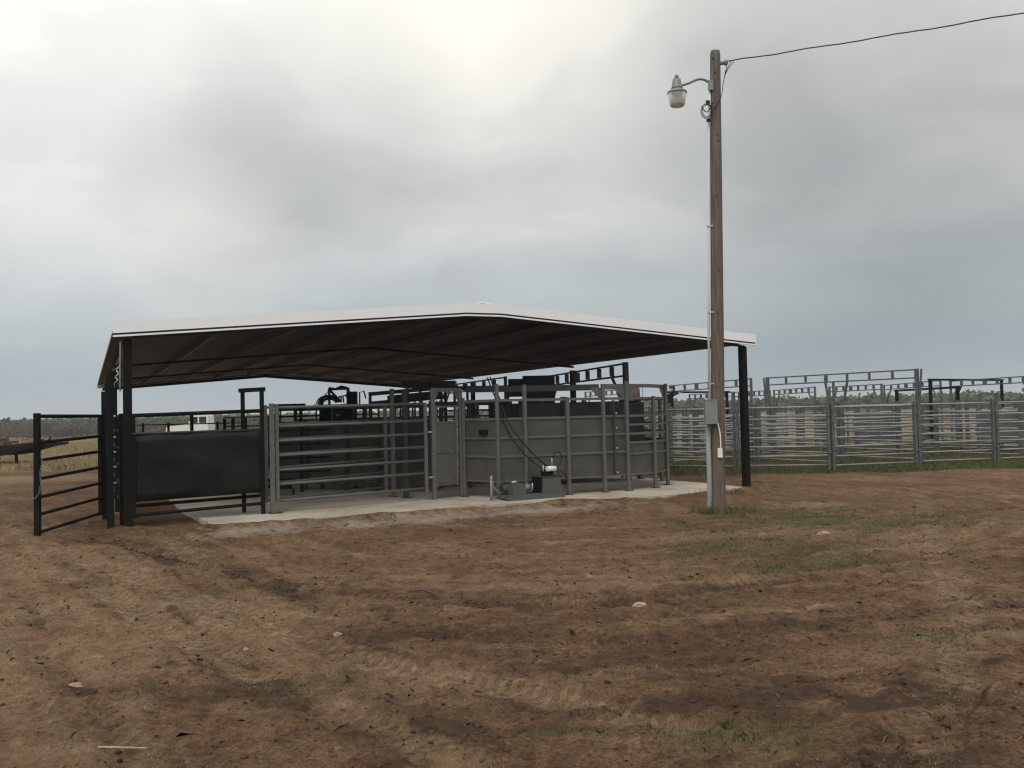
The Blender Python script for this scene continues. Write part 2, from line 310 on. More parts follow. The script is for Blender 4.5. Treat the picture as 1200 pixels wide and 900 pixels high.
def ground_mat():
    m,nt,b=nodes('red_dirt');L=nt.links.new
    g=N(nt,'ShaderNodeNewGeometry');A=N(nt,'ShaderNodeAttribute');A.attribute_name='mask';sp=N(nt,'ShaderNodeSeparateColor');L(A.outputs['Color'],sp.inputs[0])
    def noise(s,d=6,r=.6,vec=None):
        n=N(nt,'ShaderNodeTexNoise');n.inputs['Scale'].default_value=s;n.inputs['Detail'].default_value=d;n.inputs['Roughness'].default_value=r;L(vec or g.outputs['Position'],n.inputs['Vector']);return n.outputs['Fac']
    def ramp(f,els):
        r=N(nt,'ShaderNodeValToRGB');e=r.color_ramp.elements
        while len(e)<len(els): e.new(.5)
        for k,(p,c) in enumerate(els): e[k].position=p;e[k].color=(*c,1)
        L(f,r.inputs['Fac']);return r.outputs['Color']
    def mix(f,a,bb,bt='MIX'):
        x=N(nt,'ShaderNodeMix',data_type='RGBA',blend_type=bt)
        if isinstance(f,float): x.inputs['Factor'].default_value=f
        else: L(f,x.inputs['Factor'])
        L(a,x.inputs[6]);L(bb,x.inputs[7]);return x.outputs[2]
    def mth(op,a,bb=None,cl=False):
        x=N(nt,'ShaderNodeMath',operation=op,use_clamp=cl)
        for i,q in enumerate((a,bb)):
            if q is None: continue
            if isinstance(q,(int,float)): x.inputs[i].default_value=q
            else: L(q,x.inputs[i])
        return x.outputs[0]
    base=ramp(noise(.6,9,.7),[(.30,(.080,.043,.023)),(.46,(.120,.068,.038)),(.58,(.152,.090,.052)),(.72,(.215,.136,.083))])
    det=ramp(noise(7,10,.72),[(.34,(.5,.48,.47)),(.48,(.95,.95,.95)),(.64,(1.28,1.27,1.25))])
    base=mix(1.0,base,det,'MULTIPLY')
    grit=ramp(noise(42,6,.8),[(.38,(.4,.38,.36)),(.5,(1,1,1)),(.62,(1.55,1.52,1.48))])
    base=mix(.85,base,grit,'MULTIPLY')
    def masked(ch,sc_,lo,hi):   # break mask with noise
        n=noise(sc_,7,.7);q=mth('ADD',ch,mth('MULTIPLY',mth('SUBTRACT',n,.5),1.6));mr=N(nt,'ShaderNodeMapRange');mr.inputs['From Min'].default_value=lo;mr.inputs['From Max'].default_value=hi;L(q,mr.inputs['Value']);
        return mth('MULTIPLY',mr.outputs['Result'],mth('GREATER_THAN',ch,.01))
    tan=ramp(noise(11,8,.7),[(.3,(.165,.101,.058)),(.55,(.265,.172,.102)),(.72,(.42,.30,.18))])
    c=mix(mth('MULTIPLY',masked(sp.outputs[1],6,.15,.95),.85),base,tan)
    dark=ramp(noise(15,6,.7),[(.35,(.03,.018,.012)),(.6,(.08,.047,.030))])
    c=mix(mth('MULTIPLY',masked(sp.outputs[2],9,.25,.8),.85),c,dark)
    grav=ramp(noise(55,4,.7),[(.35,(.2,.16,.125)),(.6,(.42,.36,.30))])
    c=mix(mth('MULTIPLY',masked(A.outputs['Alpha'],7,.1,.9),.7),c,grav)
    gr=ramp(noise(13,8,.75),[(.3,(.065,.055,.025)),(.52,(.115,.10,.045)),(.72,(.24,.175,.09))])
    c=mix(mth('MULTIPLY',masked(sp.outputs[0],8,.2,.9),.85),c,gr)
    mpf=N(nt,'ShaderNodeMapping');mpf.inputs['Scale'].default_value=(.8,1.9,1);L(g.outputs['Position'],mpf.inputs['Vector'])
    fl=ramp(noise(7.5,5,.65,mpf.outputs[0]),[(.0,(.28,.26,.25)),(.30,(.28,.26,.25)),(.365,(1,1,1)),(1,(1,1,1))]);c=mix(1.0,c,fl,'MULTIPLY')
    fl2=ramp(noise(26,3,.6,mpf.outputs[0]),[(.0,(.35,.33,.32)),(.31,(.35,.33,.32)),(.37,(1,1,1)),(1,(1,1,1))]);c=mix(1.0,c,fl2,'MULTIPLY')
    T=N(nt,'ShaderNodeAttribute');T.attribute_name='track';ts=N(nt,'ShaderNodeSeparateColor');L(T.outputs['Color'],ts.inputs[0])
    sd=mth('ABSOLUTE',ts.outputs[1]);lug=mth('SINE',mth('ADD',mth('MULTIPLY',ts.outputs[0],70.),mth('MULTIPLY',sd,30.)))
    lg=N(nt,'ShaderNodeMapRange');lg.inputs['From Min'].default_value=-.1;lg.inputs['From Max'].default_value=.35;L(lug,lg.inputs['Value'])
    tm=mth('MULTIPLY',ts.outputs[2],mth('GREATER_THAN',noise(1.3,4,.6),.40));ck=mth('MULTIPLY',lg.outputs['Result'],tm)
    rgb=N(nt,'ShaderNodeRGB');rgb.outputs[0].default_value=(.045,.027,.017,1);c=mix(mth('MULTIPLY',ck,.30),c,rgb.outputs[0])
    L(c,b.inputs['Base Color']);b.inputs['Roughness'].default_value=.95;b.inputs['Specular IOR Level'].default_value=.15
    bp=N(nt,'ShaderNodeBump');bp.inputs['Distance'].default_value=.03;bp.inputs['Strength'].default_value=.9
    hh=mth('ADD',noise(14,10,.75),mth('MULTIPLY',noise(60,6,.8),.35));hh=mth('SUBTRACT',hh,mth('MULTIPLY',ck,.5));L(hh,bp.inputs['Height']);L(bp.outputs['Normal'],b.inputs['Normal'])
    return m
gm.materials.append(ground_mat());go=bpy.data.objects.new('ground',gm);C.objects.link(go);tag(go,kind='structure')
def gz(x,y):
    h=ground_fields(np.array([float(x)]),np.array([float(y)]))[0];return float(h[0])
# slab
kf=[(1.15,-.95),(2.2,-1.12),(3.4,-1.0),(4.5,-.95),(5.6,-.82),(6.6,-.95),(7.8,-1.12),(9.2,-1.3),(10.6,-1.1),(11.45,-.72)]
poly=[(a[0]+(b[0]-a[0])*k/12,a[1]+(b[1]-a[1])*k/12+random.uniform(-.035,.035)) for a,b in zip(kf,kf[1:]) for k in range(12)]+[kf[-1],(11.5,.6),(11.4,1.7),(11.4,3),(11.4,22.9),(1.0,22.9),(1.0,5),(.98,2)]
sb=MB();sb.prism([xy(*p) for p in poly],'z',-.15,.07);tag(sb.build('concrete_slab',M['slab']),kind='structure')
SZ=.07
# ------------------------------------------------------------------ shed
shed,_=shed_thing('open_shed',0,0,'open-sided black steel shed with a low white-trimmed gable roof','shed')
Wd=12.2;Ln=22.9;OH=.16;EH=2.99;RH=3.49
def zr(u): return EH+(RH-EH)*(1-abs(u-Wd/2)/(Wd/2+OH)) if True else 0
zr=lambda u: RH-(RH-EH)*abs(u-Wd/2)/(Wd/2+OH)
# roof deck (ribbed sheets)
def roof_half(u0,u1):
    m=MB();n=int(Ln/.3)
    m.prism([(u0,zr(u0)+.15),(u1,zr(u1)+.15),(u1,zr(u1)+.17),(u0,zr(u0)+.17)],'y',-.08,Ln+.05)
    for k in range(n):
        v=.1+k*.3; m.beam((u0,v,zr(u0)+.185),(u1,v,zr(u1)+.185),.06,.03)
    return m
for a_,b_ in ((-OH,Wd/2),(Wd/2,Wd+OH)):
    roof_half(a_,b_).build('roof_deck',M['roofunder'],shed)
MB().prism([(Wd/2-.45,zr(Wd/2-.45)+.2),(Wd/2,RH+.225),(Wd/2+.45,zr(Wd/2+.45)+.2),(Wd/2+.45,zr(Wd/2+.45)+.215),(Wd/2,RH+.24),(Wd/2-.45,zr(Wd/2-.45)+.215)],'y',-.1,Ln).build('ridge_cap',M['white'],shed)
# rake trims front/back
for vv,s in ((-.13,-1),(Ln+.07,1)):
    m=MB()
    for a_,b_ in ((-OH-.03,Wd/2-.35),(Wd/2-.35,Wd/2+.35),(Wd/2+.35,Wd+OH+.03)):
        za=min(zr(a_),RH-.025);zb=min(zr(b_),RH-.025)
        m.prism([(a_,za+.06),(b_,zb+.06),(b_,zb+.235),(a_,za+.235)],'y',vv-.03,vv+.03)
        m.prism([(a_,za+.0),(b_,zb+.0),(b_,zb+.028),(a_,za+.028)],'y',vv-.035,vv+.02)
    m.build('roof_trim',M['white'],shed)
    m=MB()
    for a_,b_ in ((-OH,Wd/2-.35),(Wd/2-.35,Wd/2+.35),(Wd/2+.35,Wd+OH)):
        za=min(zr(a_),RH-.025);zb=min(zr(b_),RH-.025);m.prism([(a_,za+.028),(b_,zb+.028),(b_,zb+.06),(a_,za+.06)],'y',vv-.02,vv+.02)
    m.build('trim_shadow_gap',M['rafter'],shed)
for uu in (-OH-.0105,Wd+OH+.0105):
    z=zr(-OH);m=MB();m.box(uu-.010,uu+.010,-.099,Ln+.039,z+.14,z+.225)
    m.build('eave_trim',M['white'],shed)
for k,u in enumerate(np.linspace(.12,Wd-.12,10)):
    m=MB();z=zr(u);m.box(u-.03,u+.03,0,Ln,z+.135,z+.147);m.box(u-.0295,u-.0235,0.002,Ln-.002,z+.005,z+.135);m.box(u-.03,u+.03,0,Ln,z-.006,z+.005)
    m.build('purlin',M['purlin'],shed)
for v in (.05,7.63,15.2,22.7):
    m=MB()
    for a_,b_ in ((0,Wd/2),(Wd/2,Wd)):
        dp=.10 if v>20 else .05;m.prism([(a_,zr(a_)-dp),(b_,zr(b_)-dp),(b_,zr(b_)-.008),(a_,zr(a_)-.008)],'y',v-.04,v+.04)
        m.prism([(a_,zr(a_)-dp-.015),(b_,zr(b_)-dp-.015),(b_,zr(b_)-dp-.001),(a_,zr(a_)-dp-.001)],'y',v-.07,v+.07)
    if v>1: m.build('rafter',M['rafter'],shed)
    else:
        m=MB()
        for a_,b_ in ((0,Wd/2),(Wd/2,Wd)): m.prism([(a_,zr(a_)-.03),(b_,zr(b_)-.03),(b_,zr(b_)-.008),(a_,zr(a_)-.008)],'y',v-.07,v+.07)
        m.build('rafter',M['rafter'],shed)
    for u in (0.02,Wd-.02):
        m=MB();m.box(u-.065,u+.065,v-.065,v+.065,-.2,zr(u)-(.14 if v>1 else .032));m.build('column',M['black'],shed)
for u,v in ((4.6,22.7),(8.2,22.7),):
    pass
# small conduit and wiring on the front left column
m=MB();m.tube([(-.075,.02,2.93),(-.08,.02,2.75),(-.09,.0,2.2),(-.085,.02,2.15)],.012);m.build('conduit',M['conduit'],shed)
m=MB()
P_=np.array([(-.09,.02,2.55),(-.14,.05,2.49),(-.11,.02,2.42),(-.16,.06,2.37),(-.12,0,2.33),(-.17,.04,2.27),(-.16,.05,2.18)])
m.tube([tuple(P_[min(int(k/4),5)]*(1-k%4/4)+P_[min(int(k/4)+1,6)]*(k%4/4)) for k in range(25)],.007,6);m.build('loose_cable',M['whiteplastic'],shed)
# ------------------------------------------------------------------ left gate side
gate,_=None,None
hx,hy=-7.06,15.75; fx,fy=-6.95,13.45
gl=math.hypot(fx-hx,fy-hy)
gate=empty('swing_gate',(hx,hy,0),math.atan2(fy-hy,fx-hx),'black steel pipe gate swung open beside the left corner of the shed','gate')
zt,zb=1.80,.09
MB().beam((0,0,zb),(0,0,zt),.06).build('hinge_stile',M['black'],gate)
MB().beam((gl,0,zb-.05),(gl,0,zt+.02),.075).build('end_stile',M['black'],gate)
for z in (1.775,1.33,1.07,.80,.53,.28,.02):
    MB().tube([(.03,0,z+.1 if z<1.7 else z),(gl-.035,0,z+.06 if z<1.7 else z)],.025 if z<1.7 else .03,10).build('rail',M['black'],gate)
chain=empty('gate_chain',(fx,fy,0),0,'light grey chain looped over the free end of the black gate','chain')
m=MB();pts=[(.045,.02,1.25),(.07,.0,1.1),(.05,-.02,.95),(.07,-.03,.8),(.05,-.05,.66),(.0,-.06,.58),(-.05,-.05,.60),(-.065,-.045,.72),(-.06,-.04,.80)]
for k in range(len(pts)-1):
    a=Vector(pts[k]);b=Vector(pts[k+1]);n=4
    for j in range(n):
        p=a.lerp(b,(j+.1)/n);q=a.lerp(b,(j+.9)/n);off=Vector((.009,0,0)) if j%2 else Vector((0,.009,0))
        m.tube([p+off,q+off],.0045,5);m.tube([p-off,q-off],.0045,5)
m.build('chain_links',M['galv'],chain)
# latch / hinge posts
def bolt_post(u,v,ht,w,label,bolts,name='gate_post'):
    t,mb=shed_thing(name,u,v,label,'post')
    mb().box(u-w/2,u+w/2,v-w/2,v+w/2,-.2,ht).build('post_tube',M['black'],t)
    if bolts:
        for z in bolts: 
            q=mb();q.tube([(u+w/2,v-w*.3,z),(u+w/2+.025,v-w*.75,z)],.014,6);q.build('hinge_bolt',M['bolt'],t)
    return t
bolt_post(-.24,.02,2.42,.10,'tall black square post just left of the front left shed column',(1.76,1.43,1.2,.97,.72))
bolt_post(-.27,1.72,1.86,.13,'thick black post that carries the hinges of the open black gate',(1.8,1.5,1.28,1.05,.82,.6))
# edge-on side fence behind
t,mb=shed_thing('side_fence',-.05,.3,'black pipe fence running back along the left side of the shed, seen edge on','fence')
for v in (.35,2.9,5.4,7.2): mb().box(-.1,0,v-.05,v+.05,-.1,1.8).build('post',M['black'],t)
for z in (.3,.6,.9,1.2,1.5,1.75): mb().tube([(-.05,.3,z),(-.05,7.3,z)],.03,8).build('rail',M['black'],t)
# black sheeted panel
t,mb=shed_thing('livestock_panel',.07,0,'black framed panel with a solid black sheet between shed column and grey gate','panel')
mb().tube([(.07,0,1.76),(2.12,.1,1.80)],.033,10).build('top_rail',M['black'],t)
mb().box(.08,.13,-.02,.02,.15,1.73).build('stile',M['black'],t)
mb().tube([(.07,0,.19),(2.1,.1,.25)],.028,10).build('bottom_rail',M['black'],t)
mb().tube([(.07,.2,.32),(2.1,.35,.36)],.028,10).build('bottom_rail',M['black'],t)
m=mb();n=24;r=8
vs=[];
for j in range(r+1):
    for i in range(n+1):
        fu=i/n;fz=j/r;vs.append((.08+fu*2.0,-.005+.1*fu+.018*math.sin(fu*7+fz*3)*math.sin(fz*PI)+.01*math.sin(fu*15+2),.40+.035*fu+fz*1.07))
m.add(vs,[(j*(n+1)+i,j*(n+1)+i+1,(j+1)*(n+1)+i+1,(j+1)*(n+1)+i) for j in range(r) for i in range(n)],True)
o=m.build('sheet',M['sheet_black'],t);so=o.modifiers.new('t','SOLIDIFY');so.thickness=.004
mb().tube([(.08,-.01,1.475),(2.09,.1,1.485)],.018,8).build('sheet_edge_rail',M['darkgrey'],t)
# narrow goalpost
t,mb=shed_thing('walkthrough_frame',2.1,.15,'narrow black pipe goalpost frame at the right end of the black sheeted panel','frame')
for p in ((1.87,.60),(2.11,.12)): mb().box(p[0]-.032,p[0]+.032,p[1]-.032,p[1]+.032,SZ,2.13).build('post',M['black'],t)
mb().beam((1.84,.67,2.16),(2.135,.06,2.16),.07,.07).build('crossbar',M['black'],t)
# ------------------------------------------------------------------ grey gates
def pipe_gate(name,a,b,zs,label,r=.022,frame=.055,lat=None,top=1.9,post_a=True):
    t,mb=shed_thing(name,a[0],a[1],label,'gate')
    lo=min(zs)-.04
    mb().beam((a[0],a[1],lo),(a[0],a[1],top),frame).build('end_stile',M['grey'],t)
    mb().beam((b[0],b[1],lo),(b[0],b[1],top),frame).build('end_stile',M['grey'],t)
    for z in zs: mb().tube([(a[0],a[1],z),(b[0],b[1],z+.03)],r,8).build('rail',M['grey'],t)
    return t
pipe_gate('stock_gate',(2.36,.15),(5.2,.66),(1.85,1.53,1.285,1.04,.79,.55,.27),'long light grey seven-rail gate in front, left of the narrow sheeted door',r=.024)
t,mb=shed_thing('gate_post',2.27,.13,'grey square post with a base plate at the left end of the grey gate','post')
mb().box(2.235,2.305,.095,.165,SZ,1.92).build('post_tube',M['grey'],t);mb().box(2.2,2.42,.0,.23,SZ,SZ+.012).build('base_plate',M['darkgrey'],t)
pipe_gate('stock_gate',(2.25,.62),(4.75,1.75),(1.86,1.56,1.3,1.04,.80,.54,.25),'grey rail gate standing close behind the long grey gate',r=.02)
for u,v,w,ht,l in ((4.9,1.75,.07,2.2,'thin grey upright behind the right end of the grey gates'),(5.05,1.42,.09,2.15,'thick dark grey upright left of the narrow door')):
    t,mb=shed_thing('alley_post',u,v,l,'post');mb().box(u-w/2,u+w/2,v-w/2,v+w/2,SZ,ht).build('post_tube',M['grey'] if w<.08 else M['darkgrey'],t)
    mb().box(u-w,u+w,v-w,v+w,SZ,SZ+.012).build('base_plate',M['darkgrey'],t)
# door frame
DL=(5.38,.74);DR=(6.02,.95)
t,mb=shed_thing('door_frame',DL[0],DL[1],'grey square-tube door frame with corner gussets around the narrow sheeted door','door frame')
for p in (DL,DR): mb().beam((*p,SZ),(*p,2.17),.075).build('post',M['grey'],t)
mb().beam((*DL,2.14),(*DR,2.14),.07,.07).build('header',M['grey'],t)
du=(DR[0]-DL[0],DR[1]-DL[1])
def along(f,z,off=0): return (DL[0]+du[0]*f,DL[1]+du[1]*f+off,z)
for f0,f1 in ((.05,.22),(.95,.78)):
    m=mb();m.add([along(f0,2.1,-.01),along(f1,2.1,-.01),along(f0,1.88,-.01),along(f0,2.1,.01),along(f1,2.1,.01),along(f0,1.88,.01)],[(0,1,2),(3,5,4),(0,3,4,1),(1,4,5,2),(2,5,3,0)]);m.build('gusset',M['grey'],t)
for z in (1.34,.49): mb().tube([(DL[0]-.12,DL[1]-.03,z),(DL[0]-.01,DL[1]-.03,z)],.02,6).build('hinge_pin',M['bolt'],t)
t,mb=shed_thing('man_gate',DL[0],DL[1],'narrow grey door sheeted in two panels inside the gusseted frame','gate')
for f in (.1,.84): mb().beam(along(f,.3,-.0),along(f,1.84,-.0),.04).build('stile',M['grey'],t)
for z in (.34,.95,1.52,1.82): mb().beam(along(.12,z),along(.82,z),.035,.035).build('cross_rail',M['grey'],t)
for z0,z1 in ((.365,.925),(.975,1.5)):
    m=mb();a=along(.13,z0,-.004);b=along(.81,z0,-.004);m.add([a,b,(b[0],b[1],z1),(a[0],a[1],z1),(a[0],a[1]+.008,z0),(b[0],b[1]+.008,z0),(b[0],b[1]+.008,z1),(a[0],a[1]+.008,z1)],[(0,1,2,3),(7,6,5,4),(0,4,5,1),(1,5,6,2),(2,6,7,3),(3,7,4,0)])
    m.build('sheet',M['grey'],t)
# ------------------------------------------------------------------ crowding tub
TC=(9.0,2.25);TR=2.2
def arc(ph): return (TC[0]+TR*math.sin(ph),TC[1]-TR*math.cos(ph))
PT=[(6.1,.98),(6.41,.12),(6.98,.05),(7.92,.06),arc(-.12),arc(.12),arc(.49),arc(.80),arc(1.39),arc(1.75)]
PT=[(6.1,.92),(6.45,.10),(7.0,.06),(7.9,.05),(8.68,.045),(9.22,.06),arc(.47),arc(.82),arc(1.35),arc(1.75)]
tub,mb=shed_thing('crowding_tub',9.0,2.25,'large grey sheeted steel cattle crowding tub on posts, right half of the slab','tub')
hts=[1.98,2.22,2.2,1.95,2.2,2.25,1.95,2.22,1.9,1.9]
for (u,v),h in zip(PT,hts):
    nu,nv=(u-TC[0])/TR,(v-TC[1])/TR;l=math.hypot(nu,nv);u2,v2=u+nu/l*.045,v+nv/l*.045
    m=mb();m.box(u2-.03,u2+.03,v2-.03,v2+.03,SZ,h);m.build('post',M['grey'],tub)
    m=mb();m.box(u2-.07,u2+.07,v2-.07,v2+.07,SZ,SZ+.012);m.build('foot_plate',M['darkgrey'],tub)
def subdiv(a,b):
    # follow the arc between posts when on the right side
    aa=math.atan2(a[0]-TC[0],TC[1]-a[1]);ab=math.atan2(b[0]-TC[0],TC[1]-b[1])
    if a[0]>=9.2: return [arc(aa+(ab-aa)*k/4) for k in range(5)]
    return [a,b]
def strip(m,pts,z0,z1,t=.01):
    vs=[];n=len(pts)
    for u,v in pts:
        nu,nv=(TC[0]-u),(TC[1]-v);l=math.hypot(nu,nv) or 1;nu/=l;nv/=l
        vs+=[(u,v,z0),(u,v,z1),(u+nu*t,v+nv*t,z0),(u+nu*t,v+nv*t,z1)]
    fs=[]
    for i in range(n-1):
        o=i*4;q=o+4;fs+=[(o,q,q+1,o+1),(o+2,o+3,q+3,q+2),(o+1,q+1,q+3,o+3),(o,o+2,q+2,q)]
    fs+=[(0,1,3,2),((n-1)*4,(n-1)*4+2,(n-1)*4+3,(n-1)*4+1)]
    m.add(vs,fs)
def rail_h(pts,z,h=.045,t=.05,mt='grey',nm='rail'):
    m=mb()
    vs=[]
    strip(m,[(u+(u-TC[0])/math.hypot(u-TC[0],v-TC[1])*.03,v+(v-TC[1])/math.hypot(u-TC[0],v-TC[1])*.03) for u,v in pts],z-h/2,z+h/2,t);m.build(nm,M[mt],tub)
for i in range(len(PT)-1):
    a,b=PT[i],PT[i+1];pts=subdiv(a,b)
    full=i<4; open_rails=i>=5
    ztop=1.55 if i<5 else 1.02
    zs0=.36
    m=mb();strip(m,pts,zs0+.03,ztop-.02,.006);m.build('sheet',M['greysheet'],tub)
    for z in ([.385,.85,1.2,1.56] if i<4 else ([.385,.85,1.2,1.56] if i==4 else [.385,.80,1.02,1.2,1.38,1.56])): rail_h(pts,z,.045 if z!=.385 else .03,.04)
    rail_h(pts,1.91,.05,.05)
# split seam and latch at the walk-through panel between the fifth and sixth posts
m=mb();m.box(8.9,8.93,-.0,.03,.4,1.88);m.build('panel_seam',M['darkgrey'],tub)
for z in (.45,.93,1.33,1.62,1.86): m=mb();m.tube([(8.94,-.03,z),(8.94,-.06,z)],.018,8);m.build('bolt_head',M['bolt'],tub)
m=mb();m.box(6.22,6.42,.35,.5,1.27,1.36);m.build('latch_box',M['black'],tub)
# overhead header with gussets
hd=[PT[4],PT[5],PT[6],PT[7]]
m=mb();m.beam((8.66,.12,2.14),(6.4,1.5,2.16),.05,.12);m.build('header',M['darkgrey'],tub)
for i,(a,b) in enumerate(zip(hd,hd[1:])):
    m=mb();strip(m,[a,b],2.09 if i<1 else 2.13,2.2,.05);m.build('header',M['grey'],tub)
for i,(p,q) in enumerate([(PT[4],PT[3]),(PT[5],PT[4]),(PT[5],PT[6]),(PT[7],PT[6])]):
    d=Vector((q[0]-p[0],q[1]-p[1],0)).normalized();P=Vector((p[0],p[1]-.02,0));m=mb()
    vs=[P+Vector((0,0,2.13)),P+d*.28+Vector((0,0,2.13)),P+d*.03+Vector((0,0,1.88)),P+Vector((0,0,1.88))];vs+= [w+Vector((0,.015,0)) for w in vs]
    m.add(vs,[(0,1,2,3),(7,6,5,4),(0,4,5,1),(1,5,6,2),(2,6,7,3),(3,7,4,0)]);m.build('gusset',M['grey'],tub)
# back half of the tub (tall inner sheets)
bp_=[arc(1.75+k*(PI*1.42-1.75)/12) for k in range(13)]
for k in range(12):
    m=mb();strip(m,bp_[k:k+2],.3,1.9 if k<8 else 1.5,.008);m.build('back_sheet',M['darksheet'],tub)
    u,v=bp_[k];m=mb();m.box(u-.03,u+.03,v+.01,v+.07,SZ,1.95);m.build('back_post',M['grey'],tub)
# inner crowd gate (dark sheet) with hub
m=mb();m.beam((9.0,2.25,SZ),(9.0,2.25,2.0),.12);m.build('centre_hub',M['darkgrey'],tub)
m=mb();m.box(9.06,11.05,2.2,2.24,.35,1.86);m.build('crowd_gate',M['darkgrey'],tub)
m=mb();m.box(7.9,8.94,2.25,2.29,.35,1.86);m.build('crowd_gate',M['darkgrey'],tub)
# ------------------------------------------------------------------ alley wall sections
WL=[(3.24,5.67),(3.84,4.86),(4.49,3.9),(5.0,3.25),(5.45,2.75),(5.95,2.25)]
lab=['leftmost dark sheeted alley wall panel behind the grey gates','dark sheeted alley wall panel second from the left behind the grey gates','middle dark sheeted alley wall panel below the hydraulic hoses','dark sheeted alley wall panel right of the middle one','dark sheeted alley wall panel nearest the narrow door']
for i,(a,b) in enumerate(zip(WL,WL[1:])):
    t,mb2=shed_thing('alley_wall',a[0],a[1],lab[i],'alley panel')
    m=mb2();m.beam((*a,.9),(*b,.9),.01,1.3);m.build('sheet',M['darksheet'],t)
    for p in (a,): m=mb2();m.box(p[0]-.035,p[0]+.035,p[1]-.11,p[1]-.04,SZ,1.62);m.build('post',M['darkgrey'],t)
    for z in (.22,.62,1.1,1.57): m=mb2();m.beam((a[0],a[1]-.03,z),(b[0],b[1]-.03,z),.04);m.build('rail',M['darkgrey'],t)
    m=mb2();m.beam((a[0]+.03,a[1]-.03,1.86),(b[0]+.03,b[1]-.03,1.88),.04);m.build('top_rail',M['darkgrey'],t)
    for f in (.3,.7): m=mb2();q=(a[0]+(b[0]-a[0])*f,a[1]+(b[1]-a[1])*f-.03);m.beam((*q,1.55),(*q,1.88),.03);m.build('upright',M['darkgrey'],t)
# opposite side of alley, rails
t,mb2=shed_thing('alley_fence',4.4,6.4,'dark rail fence on the far side of the alley behind the hydraulic chute','fence')
A=[(4.0,6.6),(4.9,5.4),(5.7,4.3),(6.5,3.3),(7.0,2.9)]
for p in A: m=mb2();m.box(p[0]-.035,p[0]+.035,p[1]-.035,p[1]+.035,SZ,1.98);m.build('post',M['darkgrey'],t)
for z in (.5,.8,1.1,1.4,1.62,1.86):
    m=mb2()
    for a,b in zip(A,A[1:]): m.beam((*a,z),(*b,z),.05 if z<2 else .1)
    m.build('rail',M['darkgrey'],t)
# overhead box/channel on alley
t,mb2=shed_thing('alley_canopy',5.3,4.6,'dark steel overhead channel frame with a box above the alley','steel frame')
def wpt(px_x,y,z): return None
def cw(m,x,y): 
    return ((x-X0)*math.cos(TH)+(y-Y0)*math.sin(TH),-(x-X0)*math.sin(TH)+(y-Y0)*math.cos(TH))
def Q(x,y,z): u,v=cw(0,x,y);return (u,v,z)
m=mb2();m.beam(Q(-3.42,22,2.2),Q(-1.6,22,2.32),.08,.09);m.build('top_beam',M['darkgrey'],t)
m=mb2();m.beam(Q(-3.42,22.3,1.98),Q(-1.6,22,2.1),.06,.1);m.build('lower_beam',M['darkgrey'],t)
m=mb2();m.beam(Q(-3.0,22.1,2.10),Q(-1.7,22.05,2.2),.02,.11);m.build('side_sheet',M['darkgrey'],t)
m=mb2();m.box(*[f for f in (0,0,0,0,0,0)]) if False else None
m=mb2();m.beam(Q(-2.62,22.1,2.40),Q(-1.35,22.1,2.40),.7,.14);m.build('roof_box',M['darkgrey'],t)
for x in (-3.4,-2.9,-2.2,-1.6): m=mb2();m.beam(Q(x,22,.07),Q(x,22,2.25),.06);m.build('post',M['darkgrey'],t)
for k in range(10): m=mb2();x=-3.3+k*.17;m.beam(Q(x,21.5,1.6),Q(x,21.5,2.0),.035);m.build('bar',M['darkgrey'],t)
m=mb2();m.tube([Q(-3.65,22,1.9),Q(-3.65,22,2.25),Q(-3.55,22,2.28),Q(-3.5,22,2.1)],.02,6);m.build('handle',M['bolt'],t)
# ------------------------------------------------------------------ hydraulic squeeze chute with hose bundle
cx,cy=-3.95,21.2
t=empty('squeeze_chute',(cx,cy,0),0,'dark hydraulic squeeze chute with a looped bundle of black hoses on top','chute')
def L_(m,): return m
c=MB();c.box(-.42,.42,-.3,.9,.25,1.50);c.build('chute_side',M['darkgrey'],t)
for x in (-.42,.34): 
    for y in (-.35,.95): m=MB();m.box(x,x+.08,y-.04,y+.04,SZ,2.1 if y<0 else 1.9);m.build('frame_post',M['darkgrey'],t)
m=MB();m.box(-.42,.42,-.39,-.31,1.56,1.9);m.build('head_panel',M['black'],t)
m=MB();m.box(-.45,.45,-.4,1.0,1.9,1.96);m.build('top_frame',M['darkgrey'],t)
for a,b in (((-.2,-.33,1.96),(-.2,-.33,2.32)),((.22,-.33,1.96),(.22,-.33,2.30)),((-.22,-.33,2.30),(.26,-.33,2.31)),((-.2,-.33,2.3),(.0,-.33,2.08))):
    m=MB();m.beam(a,b,.05);m.build('mast_bar',M['darkgrey'],t)
m=MB();m.box(.2,.42,-.4,-.2,1.96,2.24);m.build('cylinder_housing',M['black'],t)
m=MB();m.tube([(-.2,-.35,2.33),(-.05,-.36,2.3),(.08,-.36,2.36),(.2,-.36,2.33),(.28,-.36,2.2)],.028,8);m.build('hose',M['rubber'],t)
for k in range(5):
    m=MB();r=.11+.024*k;m.tube([(-.18+r*math.cos(a_)*1.35+.0,-.42-.02*k,1.97+r*math.sin(a_)*.95) for a_ in np.linspace(PI,.2,10)],.014,8);m.build('hose',M['rubber'],t)
for k in range(3):
    m=MB();m.tube([(.02+k*.06,-.42,2.0),(.05+k*.04,-.44,2.14),(.18+k*.02,-.42,2.16),(.27,-.42,2.05)],.02,8);m.build('hose',M['rubber'],t)
m=MB();m.lathe((.05,-.42,1.74),[(.0,0),(.09,0),(.11,.04),(.09,.08),(0,.08)],12);m.build('motor',M['darkgrey'],t)
m=MB();m.tube([(.02,-.42,1.74),(.02,-.48,1.74)],.05,12);m.build('gauge',M['galv'],t)
for k,q in enumerate(((-1.15,.2,1.72),(-.95,.2,1.68))):
    m=MB();m.tube([(-.2,-.3,2.30),(-.5,0,2.02-.03*k),q,],.008,5);m.build('cable',M['rubber'],t)
